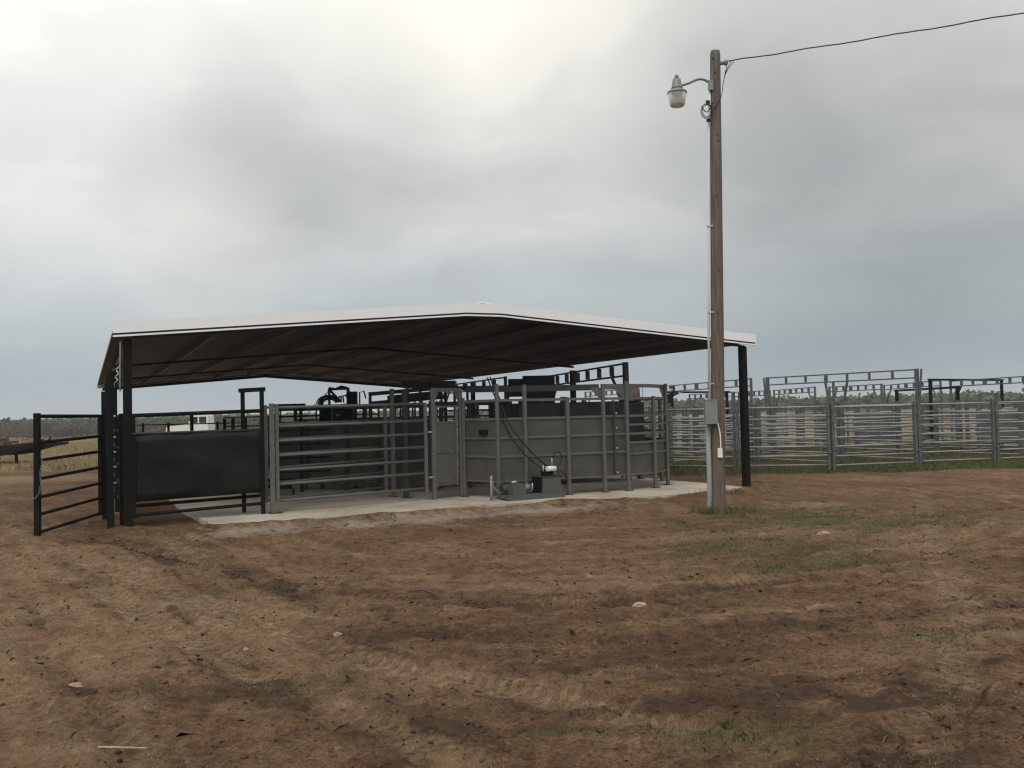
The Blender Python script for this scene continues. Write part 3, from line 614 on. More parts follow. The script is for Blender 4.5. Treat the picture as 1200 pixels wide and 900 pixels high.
# low machinery at the base, seen through the gates
t2=empty('winch_base',(-4.95,19.2,0),0,'low dark winch and bracket on the slab left of the alley wall','winch')
m=MB();m.box(-.35,.35,-.1,.15,SZ,.2);m.build('base_frame',M['steeldark'],t2)
m=MB();m.tube([(-.3,0,.32),(-.02,0,.32)],.1,12);m.build('drum',M['black'],t2)
m=MB();m.box(.05,.3,-.08,.1,.2,.42);m.build('motor_box',M['black'],t2)
# frame behind black panel: short goalpost and rails at px 314-365
t=empty('sort_frame',(-5.1,20.,0),0,'short black pipe frame with a flat top bar left of the hydraulic chute','frame')
for x in (0,.5): m=MB();m.beam((x,0,SZ),(x,0,1.93),.06);m.build('post',M['black'],t)
m=MB();m.beam((-.09,0,1.955),(.6,0,1.955),.06,.05);m.build('crossbar',M['black'],t)
for z in (1.84,1.7,1.4,1.1,.8,.5): m=MB();m.tube([(-.1,0.05,z),(1.1,.05,z+.01)],.02,6);m.build('rail',M['black'],t)
t=empty('grey_post',(-5.35,20.6,0),0,'lone square grey post behind the narrow black goalpost frame','post')
m=MB();m.box(-.06,.06,-.06,.06,SZ,1.8);m.build('post_tube',M['steel'],t)
# ------------------------------------------------------------------ second chute (tall dark box) behind tub
t=empty('sheeted_chute',(.5,24,0),0,'tall dark chute with a solid boxed top standing behind the crowding tub','chute')
m=MB();m.box(-.22,.60,-.4,.5,2.0,2.62);m.build('upper_box',M['darkgrey'],t)
m=MB();m.box(-.60,-.225,-.3,.45,2.10,2.55);m.build('side_box',M['darkgrey'],t)
m=MB();m.box(-.35,.50,-.35,.45,1.85,1.999);m.build('lower_step',M['darkgrey'],t)
m=MB();m.box(-.5,.66,-.3,.4,.3,1.849);m.build('chute_body',M['darkgrey'],t)
for x in (-.55,.55): m=MB();m.box(x-.04,x+.04,-.45,-.41,SZ,2.0);m.build('leg',M['darkgrey'],t)
m=MB();m.box(.68,.78,-.46,-.44,1.75,1.85);m.build('tag_plate',M['whiteplastic'],t)
# far dark-blue beams left of tub
t=empty('crossing_rails',(-1.3,21.5,0),0,'dark square-tube rails crossing behind the door and the tub','fence')
for z,w in ((2.28,.1),(1.92,.1),(1.76,.04),(1.62,.04)):
    m=MB();m.beam((-.6,0,z),(1.25,.3,z),.06,w);m.build('rail',M['darkgrey'],t)
for x in (-.55,-.05,.25,1.2): m=MB();m.beam((x,.05,SZ),(x,.05,2.3),.06);m.build('post',M['darkgrey'],t)
# ------------------------------------------------------------------ hydraulic power unit
px_,py_=xy(6.36,-.50)
t=empty('power_unit',(px_,py_,0),TH+.10,'grey electric hydraulic power unit on a skid with tank, motor and white filter','machine')
S=SZ;ln=1.5
m=MB();m.box(0,ln,.0,.06,S,S+.13);m.box(0,ln,.36,.42,S,S+.13);m.box(0.001,.05,.061,.359,S+.03,S+.12);m.build('skid',M['unit'],t)
m=MB();m.box(0.02,ln-.02,.061,.359,S+.10,S+.129);m.build('skid_deck',M['darkgrey'],t)
m=MB();m.box(.12,.46,.03,.30,S+.132,S+.36);m.build('control_box',M['unit'],t)
m=MB();m.tube([(.0,.33,S+.25),(.5,.33,S+.25)],.11,16);m.build('motor',M['darkgrey'],t)
m=MB();m.tube([(.46,.2,S+.26),(.66,.2,S+.26)],.08,14);m.build('pump',M['galv'],t)
m=MB();m.box(.88,1.40,.03,.35,S+.132,S+.48);m.build('tank',M['unit'],t)
m=MB();m.box(.83,.879,.0,.36,S+.132,S+.48);m.build('tank_end_plate',M['black'],t)
m=MB();m.box(.82,1.43,.01,.37,S+.481,S+.50);m.build('tank_lid',M['darkgrey'],t)
m=MB();m.box(1.0,1.25,.1,.25,S+.501,S+.62);m.build('valve_block',M['black'],t)
m=MB();m.tube([(1.06,.08,S+.66),(1.30,.08,S+.66)],.06,14);m.build('filter',M['whiteplastic'],t)
m=MB();m.tube([(.98,.1,S+.6),(.98,.1,S+.74)],.018,8);m.build('fitting',M['bolt'],t)
m=MB();m.tube([(1.22,.1,S+.74),(1.22,.1,S+.9)],.014,8);m.build('fitting',M['bolt'],t)
m=MB();m.tube([(.68,.1,S+.2),(.68,.1,S+.36)],.016,8);m.build('fitting',M['bolt'],t)
m=MB();m.tube([(.12,.08,S+.4),(.2,.05,S+.42),(.24,.05,S+.38)],.025,8);m.build('elbow',M['bolt'],t)
hs=[[(1.1,.2,S+.62),(.95,.25,S+.72),(.65,.35,S+1.0),(.35,.55,S+1.5),(.18,.75,S+2.2),(.05,.95,2.85)],
    [(1.24,.2,S+.64),(1.0,.25,S+.85),(.72,.35,S+1.15),(.42,.5,S+1.6),(.25,.75,S+2.2),(.12,.95,2.86)],
    [(1.22,.1,S+.88),(1.3,.1,S+1.0),(1.44,.12,S+1.02),(1.52,.14,S+.9),(1.46,.14,S+.76),(1.3,.12,S+.68)],
    [(1.28,.12,S+.68),(1.45,.14,S+.62),(1.6,.16,S+.5),(1.68,.2,S+.35),(1.66,.25,S+.15)],
    [(1.28,.14,S+.66),(1.42,.14,S+.55),(1.48,.15,S+.35),(1.46,.15,S+.2)]]
def smooth(pts,n=6):
    P=np.array(pts,float);out=[]
    for i in range(len(P)-1):
        p0=P[max(i-1,0)];p1=P[i];p2=P[i+1];p3=P[min(i+2,len(P)-1)]
        for k in range(n):
            f=k/n;out.append(tuple(.5*((2*p1)+(-p0+p2)*f+(2*p0-5*p1+4*p2-p3)*f**2+(-p0+3*p1-3*p2+p3)*f**3)))
    out.append(tuple(P[-1]));return out
for k,h in enumerate(hs): m=MB();m.tube(smooth(h),.017 if k<2 else .013,8);m.build('hose',M['rubber'],t)
t.scale=(.82,.82,.82);t.location.z=.012
# pvc stub
t=empty('pipe_stub',(-.42,16.95,0),0,'short pale riser pipe with a grey wire, left of the power unit','pipe')
m=MB();m.tube([(0,0,0),(.0,0,.35),(.005,0,.42)],.03,10);m.build('riser_pipe',M['conduit'],t)
m=MB();m.box(-.022,.018,-.012,.012,.42,.52);m.build('stake_top',M['straw'],t)
m=MB();m.tube(smooth([(0,-.02,.47),(.06,-.03,.3),(.18,-.02,.2),(.33,.08,.17)]),.009,6);m.build('wire',M['galv'],t)
# ------------------------------------------------------------------ utility pole
bx,by=3.27,14.84
pole=empty('utility_pole',(bx,by,0),0,'weathered wooden utility pole with a yard light, conduit and grey electric box','utility pole')
pt=(3.44,7.49)
def pole_at(z): return (bx*0+ (pt[0]-bx)*z/pt[1],0,z)
rr=[(-.3,.118),(0,.116),(.8,.112),(1.6,.108),(2.6,.105),(4,.1),(5.5,.094),(6.8,.086),(7.43,.083),(7.49,.074)]
m=MB();m.tube([pole_at(z) for z,_ in rr],[r for _,r in rr],20);m.build('pole_shaft',M['wood'],pole)
m=MB()
for z,a_ in ((7.35,-2.2),(7.12,-1.9),(6.1,-1.5),(6.0,-1.3),(5.1,-1.8),(3.9,-1.4),(3.2,-1.7),(2.4,-1.3),(2.0,-1.9)):
    p=pole_at(z);r=.098 if z<5 else .088;m.tube([(p[0]+r*.8*math.cos(a_),r*.8*math.sin(a_),z),(p[0]+(r+.02)*math.cos(a_),(r+.02)*math.sin(a_),z)],.014,6)
m.build('bolt_heads',M['rust'],pole)
# conduit: lower grey thick, upper white thin
m=MB();m.tube([(-.16,-.02,-.05),(-.15,-.02,.15),(-.135,-.02,.22),(-.135,-.02,1.43)],.042,12);m.build('lower_conduit',M['conduit'],pole)
m=MB();m.tube([(-.10,-.04,1.78),(-.065,-.04,4),(.03,-.04,6.4),(.06,-.03,6.9)],.02,10);m.build('upper_conduit',M['whiteplastic'],pole)
for z,x in ((2.05,-.06),(3.2,-.05),(4.6,-.02)):
    m=MB();m.box(x-.04,x+.05,-.075,-.045,z,z+.025);m.build('conduit_strap',M['bolt'],pole)
m=MB();m.box(-.205,-.02,-.2,-.085,1.43,1.79);o=m.build('electric_box',M['galv'],pole)
m=MB();m.box(-.211,-.014,-.208,-.201,1.42,1.8);m.build('box_cover',M['galv'],pole)
m=MB();m.box(-.214,-.011,-.215,-.07,1.801,1.812);m.build('box_hood',M['galv'],pole)
m=MB();m.box(-.015,.055,-.165,-.1,.88,1.03);o=m.build('outlet_box',M['whiteplastic'],pole)
m=MB();m.tube(smooth([(.0,-.13,1.43),(.03,-.14,1.25),(.035,-.14,1.03)]),.011,6);m.build('outlet_cable',M['whiteplastic'],pole)
# lamp
m=MB();m.tube(smooth([(.07,-.05,6.93),(-.02,-.07,6.99),(-.14,-.09,7.0),(-.30,-.12,6.93),(-.45,-.14,6.88)]),.020,10);m.build('lamp_arm',M['galv'],pole)
m=MB();m.box(.02,.1,-.1,-.06,6.82,6.98);m.build('arm_bracket',M['galv'],pole)
lh=(-.50,-.15,6.68)
lamp=MB().lathe(lh,[(0,.0),(.085,0.0),(.07,.12),(.062,.16),(.072,.24),(.06,.26),(0,.265)],16)
# housing
lamp=MB();lamp.lathe(lh,[(0,.14),(.10,.14),(.085,.18),(.072,.26),(.064,.31),(.0,.32)],18);hl=lamp.build('lamp_head',M['galv'],pole)
m=MB();m.lathe(lh,[(0,.321),(.034,.321),(.034,.36),(.028,.375),(0,.38)],12);m.build('photocell',M['steel'],hl)
m=MB();m.lathe(lh,[(.098,.139),(.155,.10),(.16,.075),(.150,.07)],24);m.build('rim',M['galv'],hl)
rm,nt,b=nodes('lamp_plastic');b.inputs['Base Color'].default_value=(.62,.62,.55,1);b.inputs['Roughness'].default_value=.35;b.inputs['Transmission Weight'].default_value=.5
m=MB();m.lathe(lh,[(.150,.075),(.138,-.02),(.122,-.11),(.1,-.135),(0,-.14)],24);m.build('refractor',rm,hl)
# insulator, wire coil, drop wires
m=MB();m.tube([(.24,-.02,7.28),(.33,-.05,7.28)],.03,10);m.tube([(.30,-.04,7.28),(.35,-.05,7.28)],.045,10);m.build('insulator',M['steel'],pole)
m=MB()
for k in range(3): m.tube([(-.02+(.095-.012*k)*math.cos(a_),-.1-.01*k,6.47+(.125-.015*k)*math.sin(a_)) for a_ in np.linspace(0,2*PI,18)],.005,5,False)
m.tube(smooth([(-.10,-.1,6.55),(-.02,-.12,6.45),(.08,-.13,6.6)]),.008,5);m.box(-.03,.03,-.13,-.1,6.58,6.64);m.box(-.03,.04,-.13,-.1,6.29,6.34);m.build('wire_coil',M['rubber'],pole)
for k in range(3): m=MB();m.tube(smooth([(.36+.05*k,-.05,7.3),(.31+.01*k,-.07,7.12),(.27,-.08,6.95),(.22,-.1,6.7),(.1,-.11,6.5)]),.006,5);m.build('drop_wire',M['rubber'],pole)
# overhead service wire
t=empty('overhead_wire',(3.6,14.8,7.3),0,'twisted overhead service wire running from the pole top to the upper right','wire')
A=np.array([0.,0,0]);B=np.array([27.,-14.6,.9])
n=420
for s in range(3):
    m=MB();pts=[]
    for k in range(n+1):
        f=(k/n)**1.0;p=A+(B-A)*f;p=p+np.array([0,0,-4*.62*f*(1-f)]);l=f*30
        ph=l*2*PI/.95+s*2*PI/3;pts.append((p[0]+.003*math.cos(ph),p[1]+.003*math.cos(ph),p[2]+.006*math.sin(ph)+.007*math.sin(l*2*PI/1.1+.6*math.sin(l*1.3))))
    m.tube(pts,.0055,4,False);m.build('strand',M['steeldark'],t)
# ------------------------------------------------------------------ pipe pens on the right
def panel_proto(name,L,rails,ht,label,cat,group,pw=.09,rr=.024,mtr='steel',mtp='steeldark',single=False):
    t=empty(name,(0,0,0),0,label,cat,group)
    for x in (pw/2,L-pw/2): m=MB();m.box(x-pw/2,x+pw/2,-pw/2,pw/2,-.1,ht+.05);m.build('post',M[mtp],t)
    if single:
        m=MB()
        for z in rails: m.tube([(pw,0,z),(L-pw,0,z)],rr,6)
        m.build('rail_grid',M[mtr],t)
    else:
        for z in rails: m=MB();dz=random.gauss(0,.003);m.tube([(pw,0,z),(L*.35,0,z+dz*.8),(L*.7,0,z+dz),(L-pw,0,z)],rr,8);m.build('rail',M[mtr],t)
        for x,z in ((pw/2,1.25),(pw/2,.55),(L-pw/2,1.4),(L-pw/2,.45)): m=MB();m.box(x-.07,x+.07,-.07,-.046,z,z+.05);m.build('clamp',M['steeldark'],t)
    return t
RZ=[1.65,1.345,1.11,.865,.635,.385,.15]
fp=[(4.05,24.75),(5.83,24.05),(8.16,23.65),(10.66,24.3),(12.95,24.75),(15.5,25.3),(18.2,25.6)]
fl=['front pipe fence panel right behind the utility pole, meeting the shed slab','front pipe fence panel right of the black corner column of the shed','front pipe fence panel under the right end of the tall overhead arch','second front pipe fence panel from the right edge of the photo','front pipe fence panel cut by the right edge of the photo','front pipe fence panel beyond the right edge']
proto=panel_proto('pen_panel',3.,RZ,1.69,fl[0],'fence panel','front row of the pipe pens')
for i,(a,b) in enumerate(zip(fp,fp[1:])):
    if i==5: continue
    o=proto if i==0 else copy_tree(proto)
    l=math.hypot(b[0]-a[0],b[1]-a[1]);o.location=(a[0],a[1],gz(*a)*.5);o.rotation_euler=(0,0,math.atan2(b[1]-a[1],b[0]-a[0]));o.scale=(l/3.*.985,1,1);o['label']=fl[i]
# short stub at tub
bg=panel_proto('pen_panel',3.,[1.66,1.4,1.15,.9,.65,.4,.16],1.72,'grey pipe pen panel in the rows behind the front pipe fence','fence panel','pipe pen panels behind the front row',pw=.1,rr=.026,single=True)
first=True
def place_panel(a,b,z=0):
    global first
    o=bg if first else copy_tree(bg);first=False
    l=math.hypot(b[0]-a[0],b[1]-a[1]);o.location=(a[0],a[1],z);o.rotation_euler=(0,0,math.atan2(b[1]-a[1],b[0]-a[0]));o.scale=(l/3.*.985,1,1);o.rotation_euler.x=random.gauss(0,.008);o.rotation_euler.y=random.gauss(0,.002)
dA=Vector((math.cos(TH),math.sin(TH)));dB=Vector((-math.sin(TH),math.cos(TH)))
O=Vector((8.3,24.6))
def row(p,d,n,skip=()):
    for k in range(n):
        if k in skip: continue
        a=p+d*3.05*k;b=p+d*3.05*(k+1)
        if b.y<25 or a.y<24.8: continue
        place_panel(a,b)
# lanes going back-left (dB) from behind the front fence, and cross rows (dA)
row(Vector((8.6,24.9)),dB,8,(3,));row(Vector((11.2,25.2)),dB,9,(4,));row(Vector((14.6,26.4)),dB,10,(1,2,6));row(Vector((17.2,27.5)),dB,10,(5,));row(Vector((21,30)),dB,9,(3,))
row(Vector((4.6,27.2)),dA,5,(2,));row(Vector((3.4,31.5)),dA,7,(3,));row(Vector((1.2,36)),dA,9,(4,));row(Vector((10,29)),dA,4,(1,))
row(Vector((3.2,52)),dA,8,(3,));row(Vector((-2,40)),dB,3);row(Vector((5.7,26.6)),dB,4)
# dark sheeted panels
for k,(x,y,l,lb) in enumerate(((14.9,29.5,1.35,'dark solid sheeted pen panel behind the second front panel from the right edge'),(16.3,29.0,1.3,'dark solid sheeted pen panel at the far right, partly out of frame'),(11.6,31,1.2,'short dark sheeted pen panel under the tall overhead arch'))):
    t=empty('sheeted_pen_panel',(x,y,0),0,lb,'fence panel')
    m=MB();m.box(0,l,-.01,.01,.45,1.35);m.build('sheet',M['steeldark'],t)
    for q in (0,l): m=MB();m.box(q-.04,q+.04,-.05,.05,-.1,1.7);m.build('post',M['steeldark'],t)
    for z in (.4,1.4,1.62): m=MB();m.tube([(.04,0,z),(l-.04,0,z)],.025,6);m.build('rail',M['steel'],t)
# low rail hoops seen above the fence right
for k,(x,y,w,lb) in enumerate(((16.0,31.5,.7,'low square pipe hoop above the fence, below the dark goalpost bar'),(20.5,36.5,.85,'low square pipe hoop near the right edge of the photo'),(13.2,38,.7,'low square pipe hoop in front of the bushes under the tall arch'))):
    t=empty('pipe_hoop',(x,y,0),.2,lb,'pipe frame')
    for q in (0,w*.95): m=MB();m.beam((q,0,0),(q,0,1.93+.03*k),.07);m.build('upright',M['steeldark'],t)
    m=MB();m.beam((-.03,0,1.96+.03*k),(w*.95+.03,0,1.96+.03*k),.07,.06);m.build('top_bar',M['steeldark'],t)
# overhead truss arches
def arch(a,b,H,label,knee=True,mt='steeldark',th=.22,w=.075):
    L=math.hypot(b[0]-a[0],b[1]-a[1]);t=empty('overhead_arch',(a[0],a[1],0),math.atan2(b[1]-a[1],b[0]-a[0]),label,'gate arch')
    for x in (0,L):
        m=MB();m.beam((x,0,-.1),(x,0,H),w);m.build('post',M[mt],t)
    m=MB();m.beam((w/2,0,H-.03),(L-w/2,0,H-.03),.042,.042);m.build('top_chord',M[mt],t)
    m=MB();m.beam((w/2,0,H-.03-th),(L-w/2,0,H-.03-th),.042,.042);m.build('bottom_chord',M[mt],t)
    n=7;m=MB()
    for k in range(1,n): m=MB();x=L*k/n;m.beam((x,0,H-.055),(x,0,H-.005-th),.03,.11 if k!=3 else .17);m.build('web_plate',M[mt],t)
    if knee:
        for x0,x1 in ((L*.14,w/2),(L*.86,L-w/2)): m=MB();m.beam((x0,0,H-.05-th),(x1,0,H-1.05),.05);m.build('knee_brace',M[mt],t)
    return t
t=arch((9.1,32.78),(12.38,28.13),2.75,'tall grey truss arch over the lane, the highest right of the shed',knee=False,th=.25,w=.10)
for x0,x1 in ((-.16,.0),(5.85,5.66)): m=MB();m.beam((x0,0,2.74),(x1,0,.9),.045);m.build('slanted_leg',M['steeldark'],t)
for x0,x1 in ((2.42,2.62),(2.72,2.72),(3.25,2.95)): m=MB();m.beam((x0,0,2.45),(x1,0,1.2),.06);m.build('centre_leg',M['steeldark'],t)
t=arch((6.72,40.93),(8.65,33.3),2.75,'grey truss arch behind the utility pole, reaching the black corner column',knee=False,th=.25)
arch((9.66,50.17),(10.89,45.56),2.5,'small far truss arch seen just right of the utility pole')
arch((11.0,45.66),(12.15,43.42),2.5,'narrow truss arch partly behind the black corner column')
arch((13.88,48.8),(14.11,42.88),2.6,'truss arch with knee braces under the left end of the tall arch')
arch((15.03,43.6),(16.07,40.03),2.6,'truss arch with knee braces under the right end of the tall arch')
arch((19.05,47.13),(18.49,39.72),2.7,'truss arch between the tall arch and the right edge arch')
arch((18.2,38.2),(18.9,33.1),2.62,'truss arch at the right edge of the photo, cut by the frame')
arch((-2.61,33.92),(-0.19,26.81),2.75,'dark truss arch seen under the roof above the narrow door',th=.28)
arch((1.1,27.54),(2.62,21.17),2.78,'dark truss arch under the roof behind the crowding tub',th=.28,w=.11)
arch((3.92,49.27),(5.48,45.51),2.75,'far truss arch seen in the gap under the header of the tub')
def goal(a,b,H,label):
    t=empty('goalpost_frame',(a[0],a[1],0),math.atan2(b[1]-a[1],b[0]-a[0]),label,'pipe frame');L=math.hypot(b[0]-a[0],b[1]-a[1])
    for x in (.12,L-.12): m=MB();m.beam((x,0,-.1),(x,0,H),.1);m.build('post',M['black'],t)
    m=MB();m.beam((0,0,H+.04),(L,0,H+.04),.08,.08);m.build('crossbar',M['black'],t)
goal((15.69,37.71),(16.0,32.95),2.2,'lower black pipe goalpost frame with overhanging crossbar')
goal((16.66,36.81),(21.57,40.45),2.6,'longer black pipe goalpost frame, its bar crossing the right edge arch')
# ------------------------------------------------------------------ catwalk + person + bin
t=empty('catwalk',(6.45,39.2,0),.65,'raised dark catwalk with a high hand bar behind the pens, right of the crowding tub','catwalk')
m=MB();m.box(-.3,4.2,.1,.8,.85,.9);m.build('deck',M['steeldark'],t)
for x in (-.2,2,4.1): m=MB();m.beam((x,.8,0),(x,.8,.85),.08);m.build('leg',M['steeldark'],t)
for x in (.5,4.1): m=MB();m.beam((x,.0,0),(x,.0,2.4),.1);m.build('post',M['black'],t)
m=MB();m.beam((.2,0,2.42),(4.3,0,2.42),.08);m.build('hand_bar',M['black'],t)
P=empty('person',(6.62,39.75,.9),0,'person in a dark shirt and cap on the catwalk with an arm along the bar','person')
def skin_fig(name,verts,edges,rad,mt,parent,sub=2):
    me=bpy.data.meshes.new(name);me.from_pydata(verts,edges,[]);o=bpy.data.objects.new(name,me);C.objects.link(o);me.materials.append(mt)
    s=o.modifiers.new('skin','SKIN');
    for i,r in enumerate(rad): me.skin_vertices[0].data[i].radius=(r,r) if not isinstance(r,tuple) else r
    me.skin_vertices[0].data[0].use_root=True;s.use_smooth_shade=True
    q=o.modifiers.new('sub','SUBSURF');q.levels=sub;q.render_levels=sub
    if parent: o.parent=parent
    return o
def fig(parent):
    # x toward right (facing +x), z up
    V=[(0,0,.92),(.03,0,1.1),(.10,0,1.28),(.16,0,1.42),(.20,0,1.50),(.24,0,1.60),(.25,0,1.68),
       (.12,-.17,1.40),(.30,-.20,1.40),(.52,-.22,1.50),(.60,-.22,1.51),
       (.12,.17,1.40),(.22,.22,1.16),(.36,.2,1.05),(.42,.19,1.04),
       (0,-.09,.86),(.05,-.1,.48),(-.04,-.1,.07),(.12,-.11,.03),
       (0,.09,.86),(-.02,.11,.48),(-.12,.11,.07),(.04,.12,.03)]
    E=[(0,1),(1,2),(2,3),(3,4),(4,5),(5,6),(3,7),(7,8),(8,9),(9,10),(3,11),(11,12),(12,13),(13,14),(0,15),(15,16),(16,17),(17,18),(0,19),(19,20),(20,21),(21,22)]
    R=[.13,.12,.13,.11,.055,.085,.08,.06,.048,.036,.035,.06,.048,.036,.035,.09,.06,.045,.04,.09,.06,.045,.04]
    skin_fig('body',V,E,R,M['skin'],parent)
    # hands
    for hx_,hy_,hz_ in ((.62,-.22,1.52),(.44,.19,1.04)):
        for k,(dy,l) in enumerate(((-.03,.07),(-.01,.085),(.01,.08),(.03,.065))):
            m=MB();m.tube([(hx_,hy_+dy,hz_),(hx_+l*.6,hy_+dy,hz_+.01),(hx_+l,hy_+dy,hz_-.03)],.009,6)
            if k==0: m.tube([(hx_-.02,hy_-.035,hz_),(hx_+.02,hy_-.06,hz_-.02),(hx_+.04,hy_-.05,hz_-.04)],.01,6);m0=m
            else: m0.v+= []; n0=len(m0.v); m0.v+=m.v; m0.f+=[tuple(i+n0 for i in f) for f in m.f]; m0.smooth+=m.smooth
        m0.build('fingers',M['skin'],parent)
    skin_fig('shirt',V[:4]+[V[7],V[8],V[11],V[12],(.54,-.22,1.50),(.32,.21,1.07)],[(0,1),(1,2),(2,3),(3,4),(4,5),(5,8),(3,6),(6,7),(7,9)],[.155,.15,.16,.135,.085,.062,.085,.062,.052,.05],M['shirt'],parent)
    skin_fig('jeans',[V[0],V[15],V[16],(-.03,-.1,.12),V[19],V[20],(-.11,.11,.12)],[(0,1),(1,2),(2,3),(0,4),(4,5),(5,6)],[.15,.105,.078,.066,.105,.078,.066],M['jeans'],parent)
    for q in ((-.04,-.1),(-.12,.11)): m=MB();m.box(q[0]-.06,q[0]+.2,q[1]-.05,q[1]+.05,0,.09);m.build('boot',M['rust'],parent)
    m=MB();m.lathe((.25,0,1.69),[(.098,0),(.098,.04),(.08,.09),(.04,.115),(0,.12)],14);m.add([(.32,-.07,1.70),(.44,-.05,1.69),(.45,0,1.695),(.44,.05,1.69),(.32,.07,1.70),(.32,-.07,1.712),(.44,-.05,1.702),(.45,0,1.707),(.44,.05,1.702),(.32,.07,1.712)],[(0,1,2,3,4),(9,8,7,6,5),(0,5,6,1),(1,6,7,2),(2,7,8,3),(3,8,9,4),(4,9,5,0)]);m.build('cap',M['cap'],parent)
    m=MB()
    m.add([(.33,-.012,1.64),(.36,0,1.61),(.33,.012,1.64),(.325,0,1.605)],[(0,1,2),(0,3,1),(1,3,2),(0,2,3)]);m.build('nose',M['skin'],parent)
fig(P);P.scale=(1.0,1.0,1.0)
t=empty('feed_bin',(5.55,43,0),0,'rust-brown upright bin seen behind the gusseted header of the tub','bin')
m=MB();m.lathe((0,0,0),[(0,.0),(.42,0),(.42,2.45),(.40,2.75),(.1,2.86),(0,2.86)],14);m.build('bin_body',M['rust'],t)
m=MB();m.tube([(.55,0,0),(.55,0,2.9)],.02,5);m.build('mast',M['steeldark'],t)
# ------------------------------------------------------------------ fence behind black panel
t=empty('pasture_fence',(-13.4,31.5,0),0,'low black pipe fence seen above the sheeted panel, in front of the white truck','fence')
for x in (.75,1.62+.0,3.3): m=MB();m.tube([(x,0,-.1),(x,0,1.62)],.045,8);m.build('post',M['black'],t)
m=MB();m.tube([(2.52-.1,0,-.1),(2.42,0,1.95)],.06,8);m.build('tall_post',M['black'],t)
for z in (1.56,1.2,.9,.6): m=MB();m.tube([(.15,0,z),(4.1,0,z)],.022,6);m.build('rail',M['black'],t)
t=empty('pasture_fence',(-9.7,31,0),0,'black rail fence with close posts right of the white truck','fence')
for x in (0,.28,.7,1.5,2.4,3.3,4.2): m=MB();m.beam((x,0,-.1),(x,0,1.72),.09);m.build('post',M['black'],t)
for z in (1.75,1.45,1.32,1.05,.8,.5): m=MB();m.tube([(0,0,z),(5.2,0,z)],.025,6);m.build('rail',M['black'],t)
# ------------------------------------------------------------------ truck
t=empty('flatbed_truck',(-20.3,60,0),PI+.05,'white flatbed pickup truck parked beyond the shed, facing left','truck')
# local: front toward +x, (x from -3.4 to 2.4)
def car_prism(m,prof,w): m.prism(prof,'y',-w/2,w/2);return m
m=MB();car_prism(m,[(2.3,.5),(2.32,.95),(2.25,1.28),(2.1,1.36),(.95,1.44),(.95,.45),(2.0,.45)],1.85);o=m.build('hood',M['truckwhite'],t)
m=MB();car_prism(m,[(.949,.45),(.949,1.45),(.75,1.47),(-.75,1.47),(-.75,.45)],1.88);m.build('cab',M['truckwhite'],t)
m=MB();car_prism(m,[(.75,1.472),(.35,2.0),(.25,2.05),(-.6,2.05),(-.68,2.0),(-.74,1.472)],1.6);m.build('cab_roof',M['truckwhite'],t)
for y in (-.803,.803):
    for x0,x1,sl in ((.02,.55,.25),(-.6,-.08,0)):
        m=MB();m.prism([(x0,1.53),(x1,1.53),(x1-sl,1.93),(x0,1.93)],'y',y-.004,y+.004);m.build('side_window',M['glass'],t)
m=MB();m.add([(.735,-.7,1.52),(.735,.7,1.52),(.40,.65,1.965),(.40,-.65,1.965)],[(0,1,2,3)]);o=m.build('windshield',M['glass'],t);o.location=(.012,0,.01)
m=MB();m.box(-3.3,-.8,-1.0,1.0,.72,.84);m.build('flatbed',M['steeldark'],t)
m=MB();m.box(-.86,-.8,-.9,.9,.841,1.5);m.build('headache_rack',M['steeldark'],t) if False else None
m=MB();m.box(2.33,2.42,-.9,.9,.45,.68);m.build('bumper',M['steel'],t)
for y in (-.7,.7): m=MB();m.box(2.26,2.33,y-.12,y+.12,.85,1.02);m.build('headlight',M['glass'],t)
for x in (1.6,-2.2):
    for y in (-.85,.85):
        m=MB();m.tube([(x,y-.12,.38),(x,y+.12,.38)],.38,18);w=m.build('wheel',M['tyre'],t);m=MB();m.tube([(x,y-.13,.38),(x,y+.13,.38)],.2,14);m.build('rim',M['steel'],w)
for y in (-1.02,1.02): m=MB();m.box(.5,.6,y-.1 if y<0 else y-.05,y+.05 if y<0 else y+.1,1.4,1.62);m.build('mirror',M['truckwhite'],t)
t.scale=(.88,.9,1)
# ------------------------------------------------------------------ trailer
t=empty('gooseneck_trailer',(-19.,37.5,0),0,'long dark flatbed trailer at the left edge with its tapered neck pointing right','trailer')
for y in (-.9,.9):
    m=MB();m.prism([(-8,.42),(-8,.84),(-.5,.86),(.45,.93),(.45,.85),(-.2,.72),(-1.1,.48),(-1.7,.42)],'y',y-.06,y+.06);m.build('side_rail',M['black'],t)
m=MB();m.box(-8,-.6,-.839,.839,.76,.83);m.build('deck',M['rust'],t)
m=MB();m.box(.2,.42,-.839,.839,.8,.92);m.build('front_beam',M['black'],t)
m=MB();m.beam((.38,-.7,.9),(.52,-.7,1.15),.05);m.build('stake',M['black'],t)
m=MB();m.prism([(-2.22,.55),(-2.12,.55),(-2.12,.78),(-2.2,.78)],'y',-.97,-.962);m.build('marker_plate',M['galv'],t)
for x in (-5.2,-6.1):
    for y in (-.75,.75): m=MB();m.tube([(x,y-.12,.38),(x,y+.12,.38)],.38,16);w=m.build('wheel',M['tyre'],t);m=MB();m.tube([(x,y-.125,.38),(x,y+.125,.38)],.18,12);m.build('rim',M['steel'],w)
m=MB();m.beam((-.9,-.6,-.1),(-.9,-.6,.8),.09);m.build('jack_leg',M['black'],t)
t=empty('timber_stack',(-20.9,37.6,.84),0,'stack of dark timbers lying on the trailer deck at the left edge','timber')
for k in range(5):
    m=MB();y=-.5+.22*k;m.box(-1.2,.35+.07*(k%3),y,y+.18,.0,.17);m.build('timber',M['rust'],t)
for k in range(3): m=MB();y=-.4+.3*k;m.box(-1.1,.1,y,y+.2,.175,.3);m.build('timber',M['bark'],t)
